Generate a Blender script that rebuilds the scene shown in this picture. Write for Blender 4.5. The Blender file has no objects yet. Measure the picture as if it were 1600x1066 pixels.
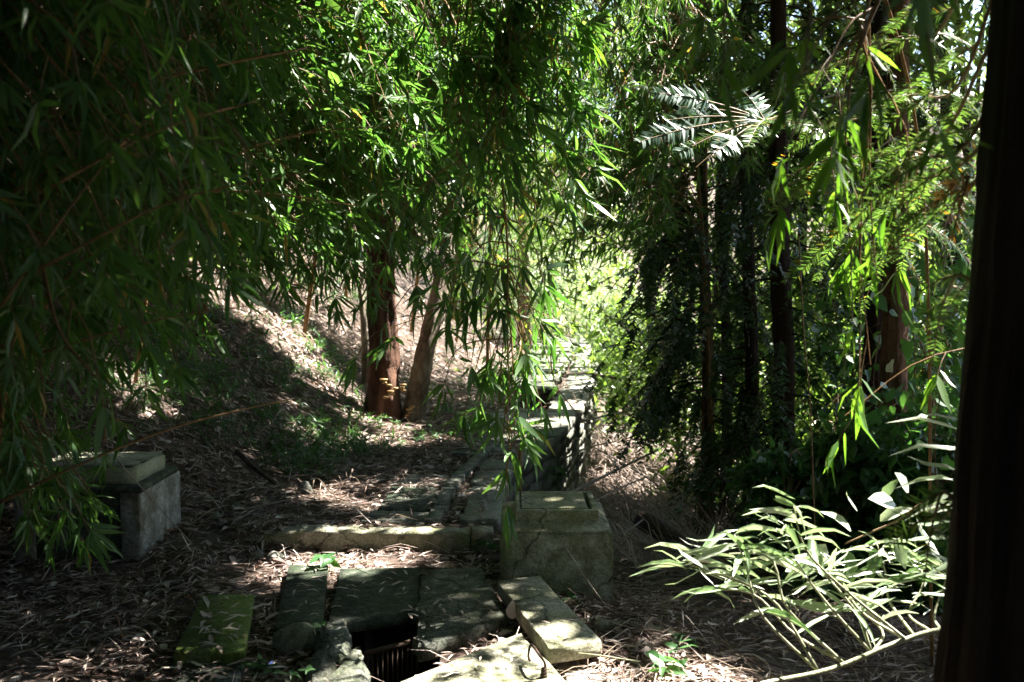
import bpy, math, random
import numpy as np
from mathutils import Matrix, Vector

rng = np.random.default_rng(11)
random.seed(11)
SC = bpy.context.scene
COL = SC.collection

# ------------------------------------------------------------------ camera, sky, sun, exposure
CAM = np.array([0.0, 0.0, 1.6])
F = 35.0 / 36.0 * 1600.0
PITCH = math.atan((533 - 440) / F)
cam_d = bpy.data.cameras.new('camera')
cam_d.lens = 35.0
cam_d.sensor_width = 36.0
cam_d.clip_start = 0.05
cam_d.clip_end = 500.0
cam_d.dof.use_dof = True
cam_d.dof.focus_distance = 5.2
cam_d.dof.aperture_fstop = 3.6
cam = bpy.data.objects.new('camera', cam_d)
cam.location = CAM.tolist()
cam.rotation_euler = (math.pi / 2 - PITCH, 0, 0)
COL.objects.link(cam)
SC.camera = cam

SUN = np.array([0.47, 0.30, 0.83])
SUN /= np.linalg.norm(SUN)
world = bpy.data.worlds.new('World')
SC.world = world
world.use_nodes = True
wn = world.node_tree
sky = wn.nodes.new('ShaderNodeTexSky')
sky.sky_type = 'NISHITA'
sky.sun_disc = False
sky.sun_elevation = math.asin(SUN[2])
sky.sun_rotation = math.atan2(SUN[0], SUN[1])
wn.nodes['Background'].inputs['Strength'].default_value = 0.06
wn.links.new(sky.outputs[0], wn.nodes['Background'].inputs['Color'])
sun_d = bpy.data.lights.new('sun', 'SUN')
sun_d.energy = 5.0
sun_d.angle = math.radians(0.5)
sun_d.color = (1.0, 0.95, 0.87)
sun = bpy.data.objects.new('sun', sun_d)
sun.rotation_euler = Vector(SUN.tolist()).to_track_quat('Z', 'Y').to_euler()
sun.location = (4, 3, 12)
COL.objects.link(sun)
SC.view_settings.view_transform = 'Standard'
SC.view_settings.look = 'None'
SC.view_settings.gamma = 1.0
SC.view_settings.exposure = 3.2
SC.render.engine = 'CYCLES'
cy = SC.cycles
cy.max_bounces = 6
cy.diffuse_bounces = 3
cy.glossy_bounces = 2
cy.transmission_bounces = 3
cy.transparent_max_bounces = 4
cy.sample_clamp_indirect = 4.0
cy.use_denoising = True

# ------------------------------------------------------------------ geometry helpers
def nrm(a):
    a = np.asarray(a, float)
    return a / np.maximum(np.linalg.norm(a, axis=-1, keepdims=True), 1e-9)

def ray(u, v):
    dx = (u - 800) / F
    dz = -(v - 533) / F
    return np.array([dx, math.cos(PITCH) + dz * math.sin(PITCH), -math.sin(PITCH) + dz * math.cos(PITCH)])

def at(u, v, d):
    """world point seen at photo position (u, v), d metres ahead"""
    return CAM + d * ray(u, v)

def gz(u, v, z):
    r = ray(u, v)
    return CAM + r * ((z - CAM[2]) / r[2])

def project(p):
    r = np.asarray(p) - CAM
    c, s = math.cos(PITCH), math.sin(PITCH)
    d = r[..., 1] * c - r[..., 2] * s
    up = r[..., 1] * s + r[..., 2] * c
    dd = np.maximum(d, 1e-3)
    return 800 + F * r[..., 0] / dd, 533 - F * up / dd, d

def sstep(x, a, b):
    t = np.clip((np.asarray(x, float) - a) / (b - a), 0, 1)
    return t * t * (3 - 2 * t)

def lump(x, y, s=1.0):
    return (np.sin(x * 2.1 * s + 1.3) * np.cos(y * 1.7 * s + .4) + .5 * np.sin(x * 4.3 * s + y * 3.1 * s) +
            .3 * np.sin(x * 9.1 * s - y * 7.7 * s + 2.0))

PIT = (-0.80, -0.30, 3.2, 5.25)
HOLE = (0.02, 0.52, 11.3, 12.8)
WALL_Y = [5.9, 7.2, 8.0, 9.3, 11.4, 15, 19, 25, 28, 31]
WALL_X = [-.11, -.06, .0, .42, .80, 1.22, 1.60, 1.86, 1.5, .2]

def xw(y):
    return np.interp(y, WALL_Y, WALL_X)

def xf(y):
    return np.interp(y, [-10, 0, 3, 5.6, 6.9, 9, 12, 20, 26, 40], [-5, -3.8, -3.2, -2.75, -1.75, -1.3, -.75, .1, -1.0, -3])

def H(x, y, pit=True):
    x = np.asarray(x, float); y = np.asarray(y, float)
    lev = .02 + .10 * sstep(y, 5.70, 5.84) * sstep(x, -1.75, -1.4) + .10 * sstep(y, 4.6, 6.6) * (1 - sstep(x, -1.75, -1.4))
    s = xf(y) - x
    s = np.where(s > 0, s, 0)
    soft = s * s / (s + .5)
    hill = np.where(soft < 4.5, .70 * soft, 3.15 + .42 * (soft - 4.5))
    left = lev + hill + .035 * lump(x, y) * sstep(s, 0, 1.5) + .012 * lump(x, y, 2.3)
    right = -.20 * np.clip(y - 4.7, 0, 4.6) - .10 * np.clip(x - .6, 0, 5) + .04 * lump(x, y, .9) + .02
    w = xw(y)
    m_near = sstep(x, -.05, .6)
    m_far = sstep(x, w - .05, w - .01)
    t = sstep(y, 5.86, 5.92)
    m = m_near * (1 - t) + m_far * t
    m = m * (1 - sstep(y, 27, 34) * .85)
    z = left * (1 - m) + right * m
    z = z + .22 * np.clip(y - 29, 0, 60) + .16 * np.clip(x - 7, 0, 60)
    if pit:
        z = np.where((x > PIT[0]) & (x < PIT[1]) & (y > PIT[2]) & (y < PIT[3]), -.8, z)
        z = np.where((x > HOLE[0]) & (x < HOLE[1]) & (y > HOLE[2]) & (y < HOLE[3]), -.6, z)
    return z

def gh(u, v):
    r = ray(u, v)
    t = np.arange(1.5, 60, .02)
    p = CAM + r * t[:, None]
    below = p[:, 2] < H(p[:, 0], p[:, 1], False)
    i = int(np.argmax(below)) if below.any() else len(t) - 1
    return p[i]

# spots chosen to be sunlit; foliage toward the sun is left out: (point, radius)
GAPS = []
for u, v, r in [(350, 470, .5), (410, 500, .5), (470, 560, .48), (520, 615, .48), (300, 415, .45), (560, 650, .36), (450, 520, .4), (590, 690, .3), (510, 700, .2), (550, 690, .2), (450, 715, .1), (480, 690, .14),
                (480, 680, .22), (620, 695, .36), (440, 630, .2), (680, 690, .25), (850, 668, .4), (800, 690, .25), (880, 690, .3), (960, 760, .4),
                (1000, 720, .5), (935, 715, .4), (1000, 780, .3), (1080, 1050, .22), (1010, 1000, .12),
                (900, 640, .45), (870, 600, .6), (180, 930, .05), (240, 945, .06), (215, 965, .06), (60, 935, .05)]:
    GAPS.append((gh(u, v), r))
for u, v, d, r in [(1130, 850, 3.7, .3), (1230, 880, 3.7, .36), (1320, 900, 3.7, .36), (1420, 920, 3.6, .34), (1250, 990, 3.6, .28), (1440, 720, 3.2, .26),
                   (1250, 230, 4.4, .34), (1380, 210, 4.0, .42), (1450, 320, 3.6, .42), (1330, 400, 3.8, .32), (1100, 205, 4.5, .42), (1420, 420, 3.6, .3), (1200, 310, 2.7, .2),
                   (890, 200, 4.2, .22), (860, 110, 4.2, .2), (880, 570, 4.6, .2), (905, 290, 4.2, .2), (690, 560, 10.0, .25), (640, 80, 4.6, .2),
                   (1400, 560, 6.6, .2), (1395, 480, 6.6, .2), (820, 480, 4.8, .2), (985, 60, 6.5, .5), (760, 60, 5, .2)]:
    GAPS.append((at(u, v, d), r))
for u, v, r in [(720, 922, .055), (705, 930, .03), (760, 925, .03), (830, 918, .035), (800, 905, .03), (808, 940, .03), (870, 1000, .06), (780, 968, .04), (752, 985, .035),
                (815, 990, .07), (840, 1005, .04), (710, 1045, .05), (660, 1050, .04), (735, 1062, .04), (690, 1030, .03), (910, 1050, .08), (940, 1040, .06), (860, 1045, .03),
                (690, 858, .01), (350, 1055, .03), (820, 790, .05), (850, 785, .03), (900, 790, .04), (320, 1010, .02), (375, 1000, .025), (640, 700, .08), (740, 700, .1), (710, 720, .06), (620, 775, .04), (880, 850, .05)]:
    GAPS.append((gz(u, v, .1), r + .022))
GAPS += [(np.array(p, float), r) for p, r in [((1.9, 26, .5), 2.6), ((2.3, 30, 1.2), 3.0), ((1.5, 21, .3), 1.6), ((1.0, 17, .2), 1.0), ((.7, 14, .2), .8), ((4.5, 14, 1.5), 1.2), ((3.6, 16, .6), 1.2), ((6.0, 16, 2.0), 1.4), ((-3.5, 14, 4.0), 1.6), ((-1.5, 16, 3.5), 1.6), ((0, 20, 4), 2.0), ((-5.5, 12, 5), 1.4)]]
for u, v, d, r in [(600, 90, 4.5, .26), (700, 190, 4.4, .28), (770, 260, 4.2, .26), (560, 230, 4.6, .2), (830, 150, 4.2, .26), (660, 30, 4.6, .26), (720, 340, 4.5, .18), (800, 600, 4.5, .16), (840, 520, 4.6, .14),
                   (1000, 40, 8, .5), (1060, 120, 8, .4), (960, 120, 7.5, .3), (1300, 640, 7.5, .3), (1440, 620, 5.6, .2), (450, 60, 6.5, .3), (480, 180, 6.5, .25), (380, 330, 8, .4), (1290, 600, 11, .8), (1330, 500, 13, 1.0), (1200, 700, 13, .8), (1060, 650, 14, .8), (1300, 480, 15.5, 1.2), (1440, 550, 16, 1.2), (1150, 90, 1.5, .12), (1240, 130, 1.5, .12), (1100, 500, 15, .8), (1010, 560, 17, .8), (1330, 720, 9.5, .5), (1480, 640, 9, .5), (1400, 180, 3.2, .35), (1480, 250, 2.8, .3), (1320, 160, 4.2, .4), (1450, 150, 3.4, .35), (1400, 330, 3.3, .3), (1470, 400, 3, .25), (1490, 300, 2.5, .15), (650, -60, 4.5, .6), (800, 0, 4.4, .5), (500, -40, 5.5, .5), (740, 120, 4.1, .35), (600, 190, 4.1, .3)]:
    GAPS.append((at(u, v, d), r))
_e1 = nrm(np.cross(SUN, [0, 0, 1.0])); _e2 = np.cross(SUN, _e1)
_gp = np.array([g[0] for g in GAPS]); _gr = np.array([g[1] for g in GAPS])
_ga, _gb, _gs = _gp @ _e1, _gp @ _e2, _gp @ SUN

def sun_open(p, extra=0.0):
    """True for leaf positions inside one of the shafts kept clear for the sun"""
    p = np.asarray(p)
    a, b, s = p @ _e1, p @ _e2, p @ SUN
    out = np.zeros(len(p), bool)
    for ga, gb, gs, r in zip(_ga, _gb, _gs, _gr):
        out |= ((a - ga) ** 2 + (b - gb) ** 2 < (r + extra) ** 2) & (s - gs > .5 + r)
    return out

# ------------------------------------------------------------------ mesh builder
WLOC = {}

class MB:
    def __init__(self):
        self.v = []; self.f = []; self.n = 0
    def add(self, v, *faces):
        v = np.asarray(v, float).reshape(-1, 3)
        for f in faces:
            self.f.append(np.asarray(f, int) + self.n)
        self.v.append(v); self.n += len(v)
        return self
    def box(self, lo, hi):
        (x0, y0, z0), (x1, y1, z1) = lo, hi
        v = [(x0, y0, z0), (x1, y0, z0), (x1, y1, z0), (x0, y1, z0), (x0, y0, z1), (x1, y0, z1), (x1, y1, z1), (x0, y1, z1)]
        return self.add(v, [(0, 3, 2, 1), (4, 5, 6, 7), (0, 1, 5, 4), (1, 2, 6, 5), (2, 3, 7, 6), (3, 0, 4, 7)])
    def tube(self, pts, rad, sides=6, flute=0.0, fl_n=5, caps=True):
        pts = np.asarray(pts, float); n = len(pts)
        rad = np.broadcast_to(np.asarray(rad, float), (n,))
        tan = nrm(np.gradient(pts, axis=0))
        ref = np.array([1.0, 0, 0]) if abs(tan[0, 0]) < .8 else np.array([0, 1.0, 0])
        a = nrm(np.cross(tan, ref)); b = np.cross(tan, a)
        th = np.linspace(0, 2 * math.pi, sides, endpoint=False)
        rr = rad[:, None] * np.ones(sides)[None, :]
        if flute:
            k = np.arange(n)[:, None]
            rr = rr * (1 + flute * (np.sin(th[None] * fl_n + k * .12) + .6 * np.sin(th[None] * (fl_n * 2 + 1) + k * .31 + 1) + .5 * np.sin(k * .9 + th[None] * 3)))
        v = pts[:, None, :] + rr[..., None] * (np.cos(th)[None, :, None] * a[:, None, :] + np.sin(th)[None, :, None] * b[:, None, :])
        i = np.arange(n - 1)[:, None] * sides; j = np.arange(sides)[None, :]; j2 = (j + 1) % sides
        q = np.stack([i + j, i + j2, i + sides + j2, i + sides + j], -1).reshape(-1, 4)
        fs = [q]
        if caps:
            fs += [np.arange(sides)[::-1][None, :], (np.arange(sides) + (n - 1) * sides)[None, :]]
        return self.add(v, *fs)
    def leaves(self, T, pos, d, up, L, W):
        if len(pos) == 0:
            return self
        tv, tf = T
        y = nrm(d); z = nrm(up - (up * y).sum(-1, keepdims=True) * y); x = np.cross(y, z)
        L = np.asarray(L, float)[:, None, None]; W = np.asarray(W, float)[:, None, None]
        v = pos[:, None] + x[:, None] * (tv[None, :, 0:1] * W) + y[:, None] * (tv[None, :, 1:2] * L) + z[:, None] * (tv[None, :, 2:3] * L)
        off = (np.arange(len(pos)) * len(tv))[:, None, None]
        return self.add(v, *[(np.asarray(g)[None] + off).reshape(-1, len(g[0])) for g in tf])
    def mesh(self, name, mat, off=(0, 0, 0), smooth=False):
        me = bpy.data.meshes.new(name)
        if self.n:
            v = np.concatenate(self.v) - np.asarray(off)
            me.vertices.add(len(v)); me.vertices.foreach_set('co', v.ravel().astype(np.float32))
            sizes = np.concatenate([np.full(len(f), f.shape[1]) for f in self.f])
            loops = np.concatenate([f.ravel() for f in self.f])
            me.loops.add(len(loops)); me.loops.foreach_set('vertex_index', loops.astype(np.int32))
            me.polygons.add(len(sizes))
            st = np.concatenate([[0], np.cumsum(sizes)[:-1]])
            me.polygons.foreach_set('loop_start', st.astype(np.int32))
            me.polygons.foreach_set('loop_total', sizes.astype(np.int32))
            if smooth:
                me.polygons.foreach_set('use_smooth', np.ones(len(sizes), bool))
            me.update(calc_edges=True); me.validate()
        me.materials.append(mat)
        return me
    def build(self, name, mat, parent=None, smooth=False, kind=None):
        off = WLOC.get(parent.name, (0, 0, 0)) if parent else (0, 0, 0)
        o = bpy.data.objects.new(name, self.mesh(name, mat, off, smooth))
        COL.objects.link(o)
        if parent:
            o.parent = parent; WLOC[o.name] = off
        if kind:
            o['kind'] = kind
        return o

def thing(name, label, cat, loc, group=None):
    o = bpy.data.objects.new(name, None)
    o.empty_display_size = .1
    o.location = [float(c) for c in loc]
    COL.objects.link(o)
    WLOC[o.name] = tuple(float(c) for c in loc)
    tag(o, label, cat, group)
    return o

def tag(o, label, cat=None, group=None):
    o['label'] = label
    if cat: o['category'] = cat
    if group: o['group'] = group
    return o

def spline(pts, n=16):
    pts = np.asarray(pts, float)
    t = np.linspace(0, len(pts) - 1, n)
    P = np.vstack([2 * pts[0] - pts[1], pts, 2 * pts[-1] - pts[-2]])
    i = np.minimum(t.astype(int), len(pts) - 2); f = (t - i)[:, None]
    p0, p1, p2, p3 = P[i], P[i + 1], P[i + 2], P[i + 3]
    return .5 * ((2 * p1) + (-p0 + p2) * f + (2 * p0 - 5 * p1 + 4 * p2 - p3) * f ** 2 + (-p0 + 3 * p1 - 3 * p2 + p3) * f ** 3)

def interp_path(path, t):
    k = np.clip(t, 0, 1) * (len(path) - 1)
    i = np.minimum(k.astype(int), len(path) - 2) if hasattr(k, 'astype') else min(int(k), len(path) - 2)
    f = (k - i)
    f = f[:, None] if np.ndim(f) else f
    return path[i] * (1 - f) + path[i + 1] * f

# leaf shapes: x across (+-.5), y along (0..1), z out of plane (fraction of length)
LANCE = (np.array([(0, 0, 0), (-.46, .22, .012), (0, .22, -.008), (.46, .22, .012), (-.4, .6, -.03), (0, .6, -.05), (.4, .6, -.03), (0, 1, -.17)]),
         [np.array([(1, 2, 5, 4), (2, 3, 6, 5)]), np.array([(0, 2, 1), (0, 3, 2), (4, 5, 7), (5, 6, 7)])])
LANCE2 = (np.array([(0, 0, 0), (-.5, .35, .02), (0, 1, -.1), (.5, .35, .02)]), [np.array([(0, 2, 1), (0, 3, 2)])])
OVATE = (np.array([(0, 0, 0), (-.34, .14, .03), (0, .14, 0), (.34, .14, .03), (-.5, .42, .03), (0, .42, -.02), (.5, .42, .03), (-.3, .75, -.04), (0, .75, -.07), (.3, .75, -.04), (0, 1, -.16)]),
         [np.array([(1, 2, 5, 4), (2, 3, 6, 5), (4, 5, 8, 7), (5, 6, 9, 8)]), np.array([(0, 2, 1), (0, 3, 2), (7, 8, 10), (8, 9, 10)])])
HEART = (np.array([(0, .08, 0), (-.3, 0, .02), (-.5, .25, .03), (-.36, .6, .0), (0, .6, -.04), (.36, .6, .0), (.5, .25, .03), (.3, 0, .02), (0, 1, -.14)]),
         [np.array([(0, 4, 2, 1), (0, 7, 6, 4)]), np.array([(2, 4, 3), (4, 6, 5), (3, 4, 8), (4, 5, 8)])])
NEEDLE = (np.array([(-.5, 0, 0), (.5, 0, 0), (.35, .6, -.04), (-.35, .6, -.04), (0, 1, -.14)]), [np.array([(0, 1, 2, 3)]), np.array([(3, 2, 4)])])
BLADE = (np.array([(-.5, 0, 0), (.5, 0, 0), (.42, .5, .05), (-.42, .5, .05), (0, 1, -.12)]), [np.array([(0, 1, 2, 3)]), np.array([(3, 2, 4)])])

# ------------------------------------------------------------------ materials
def new_mat(name):
    m = bpy.data.materials.new(name); m.use_nodes = True
    nt = m.node_tree
    for n in list(nt.nodes): nt.nodes.remove(n)
    out = nt.nodes.new('ShaderNodeOutputMaterial')
    return m, nt, out

def N(nt, t, **kw):
    n = nt.nodes.new(t)
    for k, v in kw.items():
        if k.startswith('i_'):
            n.inputs[k[2:].replace('_', ' ')].default_value = v
        else:
            setattr(n, k, v)
    return n

def ramp(nt, stops, interp='LINEAR'):
    r = nt.nodes.new('ShaderNodeValToRGB')
    r.color_ramp.interpolation = interp
    e = r.color_ramp.elements
    while len(e) < len(stops): e.new(.5)
    for k, (p, c) in zip(e, stops):
        k.position = p; k.color = (*c, 1)
    return r

def leaf_mat(name, cols, trans_gain=(1.9, 2.0, .8), trans=.4, rough=.38, spec=.5, rare=None):
    m, nt, out = new_mat(name)
    geo = N(nt, 'ShaderNodeNewGeometry'); oi = N(nt, 'ShaderNodeObjectInfo')
    add = N(nt, 'ShaderNodeMath', operation='ADD'); fr = N(nt, 'ShaderNodeMath', operation='FRACT')
    nt.links.new(geo.outputs['Random Per Island'], add.inputs[0]); nt.links.new(oi.outputs['Random'], add.inputs[1]); nt.links.new(add.outputs[0], fr.inputs[0])
    stops = [(i / (len(cols) - 1) * (.9 if rare else 1.0), c) for i, c in enumerate(cols)]
    if rare: stops += [(.982, cols[-1]), (.992, rare)]
    r = ramp(nt, stops); nt.links.new(fr.outputs[0], r.inputs[0])
    tc = N(nt, 'ShaderNodeTexCoord'); nz = N(nt, 'ShaderNodeTexNoise', i_Scale=14.0, i_Detail=1.0)
    nt.links.new(tc.outputs['Object'], nz.inputs['Vector'])
    mr = N(nt, 'ShaderNodeMapRange', i_To_Min=.7, i_To_Max=1.3); nt.links.new(nz.outputs['Fac'], mr.inputs['Value'])
    vm = N(nt, 'ShaderNodeVectorMath', operation='SCALE'); nt.links.new(r.outputs[0], vm.inputs[0]); nt.links.new(mr.outputs[0], vm.inputs['Scale'])
    p = N(nt, 'ShaderNodeBsdfPrincipled', i_Roughness=rough)
    p.inputs['Specular IOR Level'].default_value = spec
    nt.links.new(vm.outputs[0], p.inputs['Base Color'])
    tm = N(nt, 'ShaderNodeVectorMath', operation='MULTIPLY'); tm.inputs[1].default_value = trans_gain
    nt.links.new(vm.outputs[0], tm.inputs[0])
    tr = N(nt, 'ShaderNodeBsdfTranslucent'); nt.links.new(tm.outputs[0], tr.inputs['Color'])
    mx = N(nt, 'ShaderNodeMixShader'); mx.inputs[0].default_value = trans
    nt.links.new(p.outputs[0], mx.inputs[1]); nt.links.new(tr.outputs[0], mx.inputs[2]); nt.links.new(mx.outputs[0], out.inputs[0])
    return m

def rough_mat(name, cols, scale=6.0, stretch=(1, 1, 1), bump=.4, bscale=40.0, rough=.9, moss=None, moss_amt=.5, moss_scale=3.0, stain=None, crack=0.0, speck=.22, island=0.0, bdist=.02, spec=.25, up_moss=0.0):
    m, nt, out = new_mat(name)
    tc = N(nt, 'ShaderNodeTexCoord'); mp = N(nt, 'ShaderNodeMapping'); mp.inputs['Scale'].default_value = stretch
    nt.links.new(tc.outputs['Object'], mp.inputs[0])
    n1 = N(nt, 'ShaderNodeTexNoise', i_Scale=scale, i_Detail=8.0, i_Roughness=.65); nt.links.new(mp.outputs[0], n1.inputs['Vector'])
    r = ramp(nt, [(.36 + .28 * i / (len(cols) - 1), c) for i, c in enumerate(cols)]); nt.links.new(n1.outputs['Fac'], r.inputs[0])
    col = r.outputs[0]
    def mix(fac, a, b):
        x = N(nt, 'ShaderNodeMix', data_type='RGBA')
        nt.links.new(fac, x.inputs[0]); nt.links.new(a, x.inputs[6])
        if isinstance(b, tuple): x.inputs[7].default_value = (*b, 1)
        else: nt.links.new(b, x.inputs[7])
        return x.outputs[2]
    if moss:
        n2 = N(nt, 'ShaderNodeTexNoise', i_Scale=moss_scale, i_Detail=7.0, i_Roughness=.7); nt.links.new(tc.outputs['Object'], n2.inputs['Vector'])
        src = n2.outputs['Fac']
        if up_moss:
            g = N(nt, 'ShaderNodeNewGeometry'); sx = N(nt, 'ShaderNodeSeparateXYZ'); nt.links.new(g.outputs['True Normal'], sx.inputs[0])
            ma = N(nt, 'ShaderNodeMath', operation='MULTIPLY_ADD'); nt.links.new(sx.outputs['Z'], ma.inputs[0]); ma.inputs[1].default_value = up_moss; nt.links.new(src, ma.inputs[2])
            src = ma.outputs[0]
        mr = N(nt, 'ShaderNodeMapRange', i_From_Min=1 - moss_amt - .12, i_From_Max=1 - moss_amt + .12); nt.links.new(src, mr.inputs['Value'])
        col = mix(mr.outputs[0], col, moss)
    if stain:
        n3 = N(nt, 'ShaderNodeTexNoise', i_Scale=moss_scale * 1.7, i_Detail=9.0, i_Roughness=.75, i_Distortion=.6)
        nt.links.new(mp.outputs[0], n3.inputs['Vector'])
        mr = N(nt, 'ShaderNodeMapRange', i_From_Min=.52, i_From_Max=.68, i_To_Max=.85); nt.links.new(n3.outputs['Fac'], mr.inputs['Value'])
        col = mix(mr.outputs[0], col, stain)
    if speck:
        n4 = N(nt, 'ShaderNodeTexNoise', i_Scale=110.0, i_Detail=3.0, i_Roughness=.8); nt.links.new(tc.outputs['Object'], n4.inputs['Vector'])
        mr = N(nt, 'ShaderNodeMapRange', i_From_Min=.32, i_From_Max=.68, i_To_Min=1 - speck * 1.6, i_To_Max=1 + speck * 1.6); nt.links.new(n4.outputs['Fac'], mr.inputs['Value'])
        vm = N(nt, 'ShaderNodeVectorMath', operation='SCALE'); nt.links.new(col, vm.inputs[0]); nt.links.new(mr.outputs[0], vm.inputs['Scale'])
        col = vm.outputs[0]
    if crack:
        nw = N(nt, 'ShaderNodeTexNoise', i_Scale=7.0, i_Detail=4.0); nt.links.new(tc.outputs['Object'], nw.inputs['Vector'])
        av = N(nt, 'ShaderNodeMix', data_type='VECTOR'); av.inputs[0].default_value = .13
        nt.links.new(tc.outputs['Object'], av.inputs[4]); nt.links.new(nw.outputs['Color'], av.inputs[5])
        vo = N(nt, 'ShaderNodeTexVoronoi', feature='DISTANCE_TO_EDGE'); vo.inputs['Scale'].default_value = crack; nt.links.new(av.outputs[1], vo.inputs['Vector'])
        mr = N(nt, 'ShaderNodeMapRange', i_From_Min=.0, i_From_Max=.018, i_To_Min=.35, i_To_Max=1.0); nt.links.new(vo.outputs['Distance'], mr.inputs['Value'])
        vm = N(nt, 'ShaderNodeVectorMath', operation='SCALE'); nt.links.new(col, vm.inputs[0]); nt.links.new(mr.outputs[0], vm.inputs['Scale'])
        col = vm.outputs[0]
    if island:
        g = N(nt, 'ShaderNodeNewGeometry'); oi = N(nt, 'ShaderNodeObjectInfo')
        ad = N(nt, 'ShaderNodeMath', operation='ADD'); fr = N(nt, 'ShaderNodeMath', operation='FRACT')
        nt.links.new(g.outputs['Random Per Island'], ad.inputs[0]); nt.links.new(oi.outputs['Random'], ad.inputs[1]); nt.links.new(ad.outputs[0], fr.inputs[0])
        mr = N(nt, 'ShaderNodeMapRange', i_To_Min=1 - island, i_To_Max=1 + island); nt.links.new(fr.outputs[0], mr.inputs['Value'])
        vm = N(nt, 'ShaderNodeVectorMath', operation='SCALE'); nt.links.new(col, vm.inputs[0]); nt.links.new(mr.outputs[0], vm.inputs['Scale'])
        col = vm.outputs[0]
    p = N(nt, 'ShaderNodeBsdfPrincipled', i_Roughness=rough); p.inputs['Specular IOR Level'].default_value = spec
    nt.links.new(col, p.inputs['Base Color'])
    nb = N(nt, 'ShaderNodeTexNoise', i_Scale=bscale, i_Detail=6.0, i_Roughness=.7); nt.links.new(mp.outputs[0], nb.inputs['Vector'])
    b = N(nt, 'ShaderNodeBump', i_Strength=bump, i_Distance=bdist); nt.links.new(nb.outputs['Fac'], b.inputs['Height']); nt.links.new(b.outputs[0], p.inputs['Normal'])
    nt.links.new(p.outputs[0], out.inputs[0])
    return m

M = {}
M['bamboo_leaf'] = leaf_mat('bamboo_leaf', [(.048, .115, .032), (.07, .15, .042), (.105, .19, .06)], trans_gain=(1.7, 1.9, .8), rare=(.34, .22, .07), rough=.45, trans=.42)
M['bamboo_far'] = leaf_mat('bamboo_far', [(.05, .11, .025), (.085, .15, .035), (.12, .17, .05)], rare=(.3, .2, .06), trans=.4)
M['bamboo_bright'] = leaf_mat('bamboo_bright', [(.045, .11, .02), (.07, .15, .03), (.10, .18, .035)], trans=.5, trans_gain=(2.1, 2.2, .7), rough=.42)
M['pale_leaf'] = leaf_mat('pale_leaf', [(.26, .33, .2), (.36, .42, .29), (.46, .5, .4)], trans=.45, trans_gain=(1.3, 1.4, .9))  # hazy brightness of the clearing painted into near-white leaf colours
M['canopy'] = leaf_mat('canopy', [(.035, .08, .02), (.06, .11, .03)], trans=.25)
M['conifer'] = leaf_mat('conifer', [(.022, .055, .018), (.04, .085, .025)], trans=.2, rough=.4)
M['fir_light'] = leaf_mat('fir_light', [(.045, .10, .03), (.08, .15, .04), (.125, .19, .055)], trans_gain=(1.6, 1.7, .8), trans=.38, rough=.32, rare=(.45, .22, .03))
M['fir_pale'] = leaf_mat('fir_pale', [(.05, .10, .07), (.085, .145, .105)], trans=.25, rough=.28, spec=.8)
M['far_leaf'] = leaf_mat('far_leaf', [(.07, .13, .03), (.11, .18, .05), (.16, .21, .08)], trans=.42)
M['vine_leaf'] = leaf_mat('vine_leaf', [(.04, .11, .04), (.06, .14, .045)], trans=.35, rough=.4)
M['shrub_leaf'] = leaf_mat('shrub_leaf', [(.12, .2, .08), (.3, .37, .25), (.5, .53, .45)], trans=.22, rough=.3, trans_gain=(1.2, 1.35, .8))  # sun glare on the shrub painted in by whitening the greens
M['weed'] = leaf_mat('weed', [(.035, .10, .032), (.065, .14, .05)], trans=.35)
M['litter'] = leaf_mat('litter', [(.09, .055, .047), (.23, .155, .13), (.4, .31, .265), (.58, .5, .44)], trans_gain=(1, .9, .7), trans=.12, rough=.7, spec=.3, rare=(.28, .11, .05))
M['litter_pale'] = leaf_mat('litter_pale', [(.22, .14, .10), (.42, .33, .27), (.55, .47, .40), (.58, .5, .36)], trans_gain=(1, .9, .7), trans=.12, rough=.7, spec=.3)
M['dead_grass'] = leaf_mat('dead_grass', [(.07, .045, .032), (.15, .11, .08), (.32, .25, .18)], trans_gain=(1, .9, .7), trans=.15, rough=.7, spec=.3)
M['dead_grass_pale'] = leaf_mat('dead_grass_pale', [(.14, .10, .085), (.28, .21, .18), (.42, .34, .28)], trans_gain=(1, .9, .7), trans=.15, rough=.7, spec=.3)
M['soil'] = rough_mat('soil', [(.05, .033, .026), (.10, .07, .055), (.18, .13, .105)], scale=9, bump=.9, bscale=30, bdist=.05, moss=(.03, .045, .015), moss_amt=.36)
M['culm'] = rough_mat('culm', [(.16, .085, .03), (.26, .15, .06)], scale=12, bump=.1, rough=.5, island=.2)
M['twig'] = rough_mat('twig', [(.14, .09, .045), (.22, .15, .08)], scale=12, bump=.1, rough=.6)
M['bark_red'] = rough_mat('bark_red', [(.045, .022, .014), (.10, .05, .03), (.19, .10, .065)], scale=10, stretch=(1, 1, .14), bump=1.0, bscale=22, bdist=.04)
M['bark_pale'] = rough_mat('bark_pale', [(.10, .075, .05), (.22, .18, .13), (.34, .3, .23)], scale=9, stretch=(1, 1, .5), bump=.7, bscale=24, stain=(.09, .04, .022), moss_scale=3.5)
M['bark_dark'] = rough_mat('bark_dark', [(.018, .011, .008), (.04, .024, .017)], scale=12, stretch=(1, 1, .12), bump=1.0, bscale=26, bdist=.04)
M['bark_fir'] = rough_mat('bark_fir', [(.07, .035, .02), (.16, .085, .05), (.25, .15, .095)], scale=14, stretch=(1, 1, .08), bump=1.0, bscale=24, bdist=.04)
M['stone'] = rough_mat('stone', [(.14, .14, .12), (.26, .26, .225), (.42, .41, .36)], scale=5, bump=.9, bscale=26, bdist=.03, moss=(.11, .12, .055), moss_amt=.42, moss_scale=5, island=.2)
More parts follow.
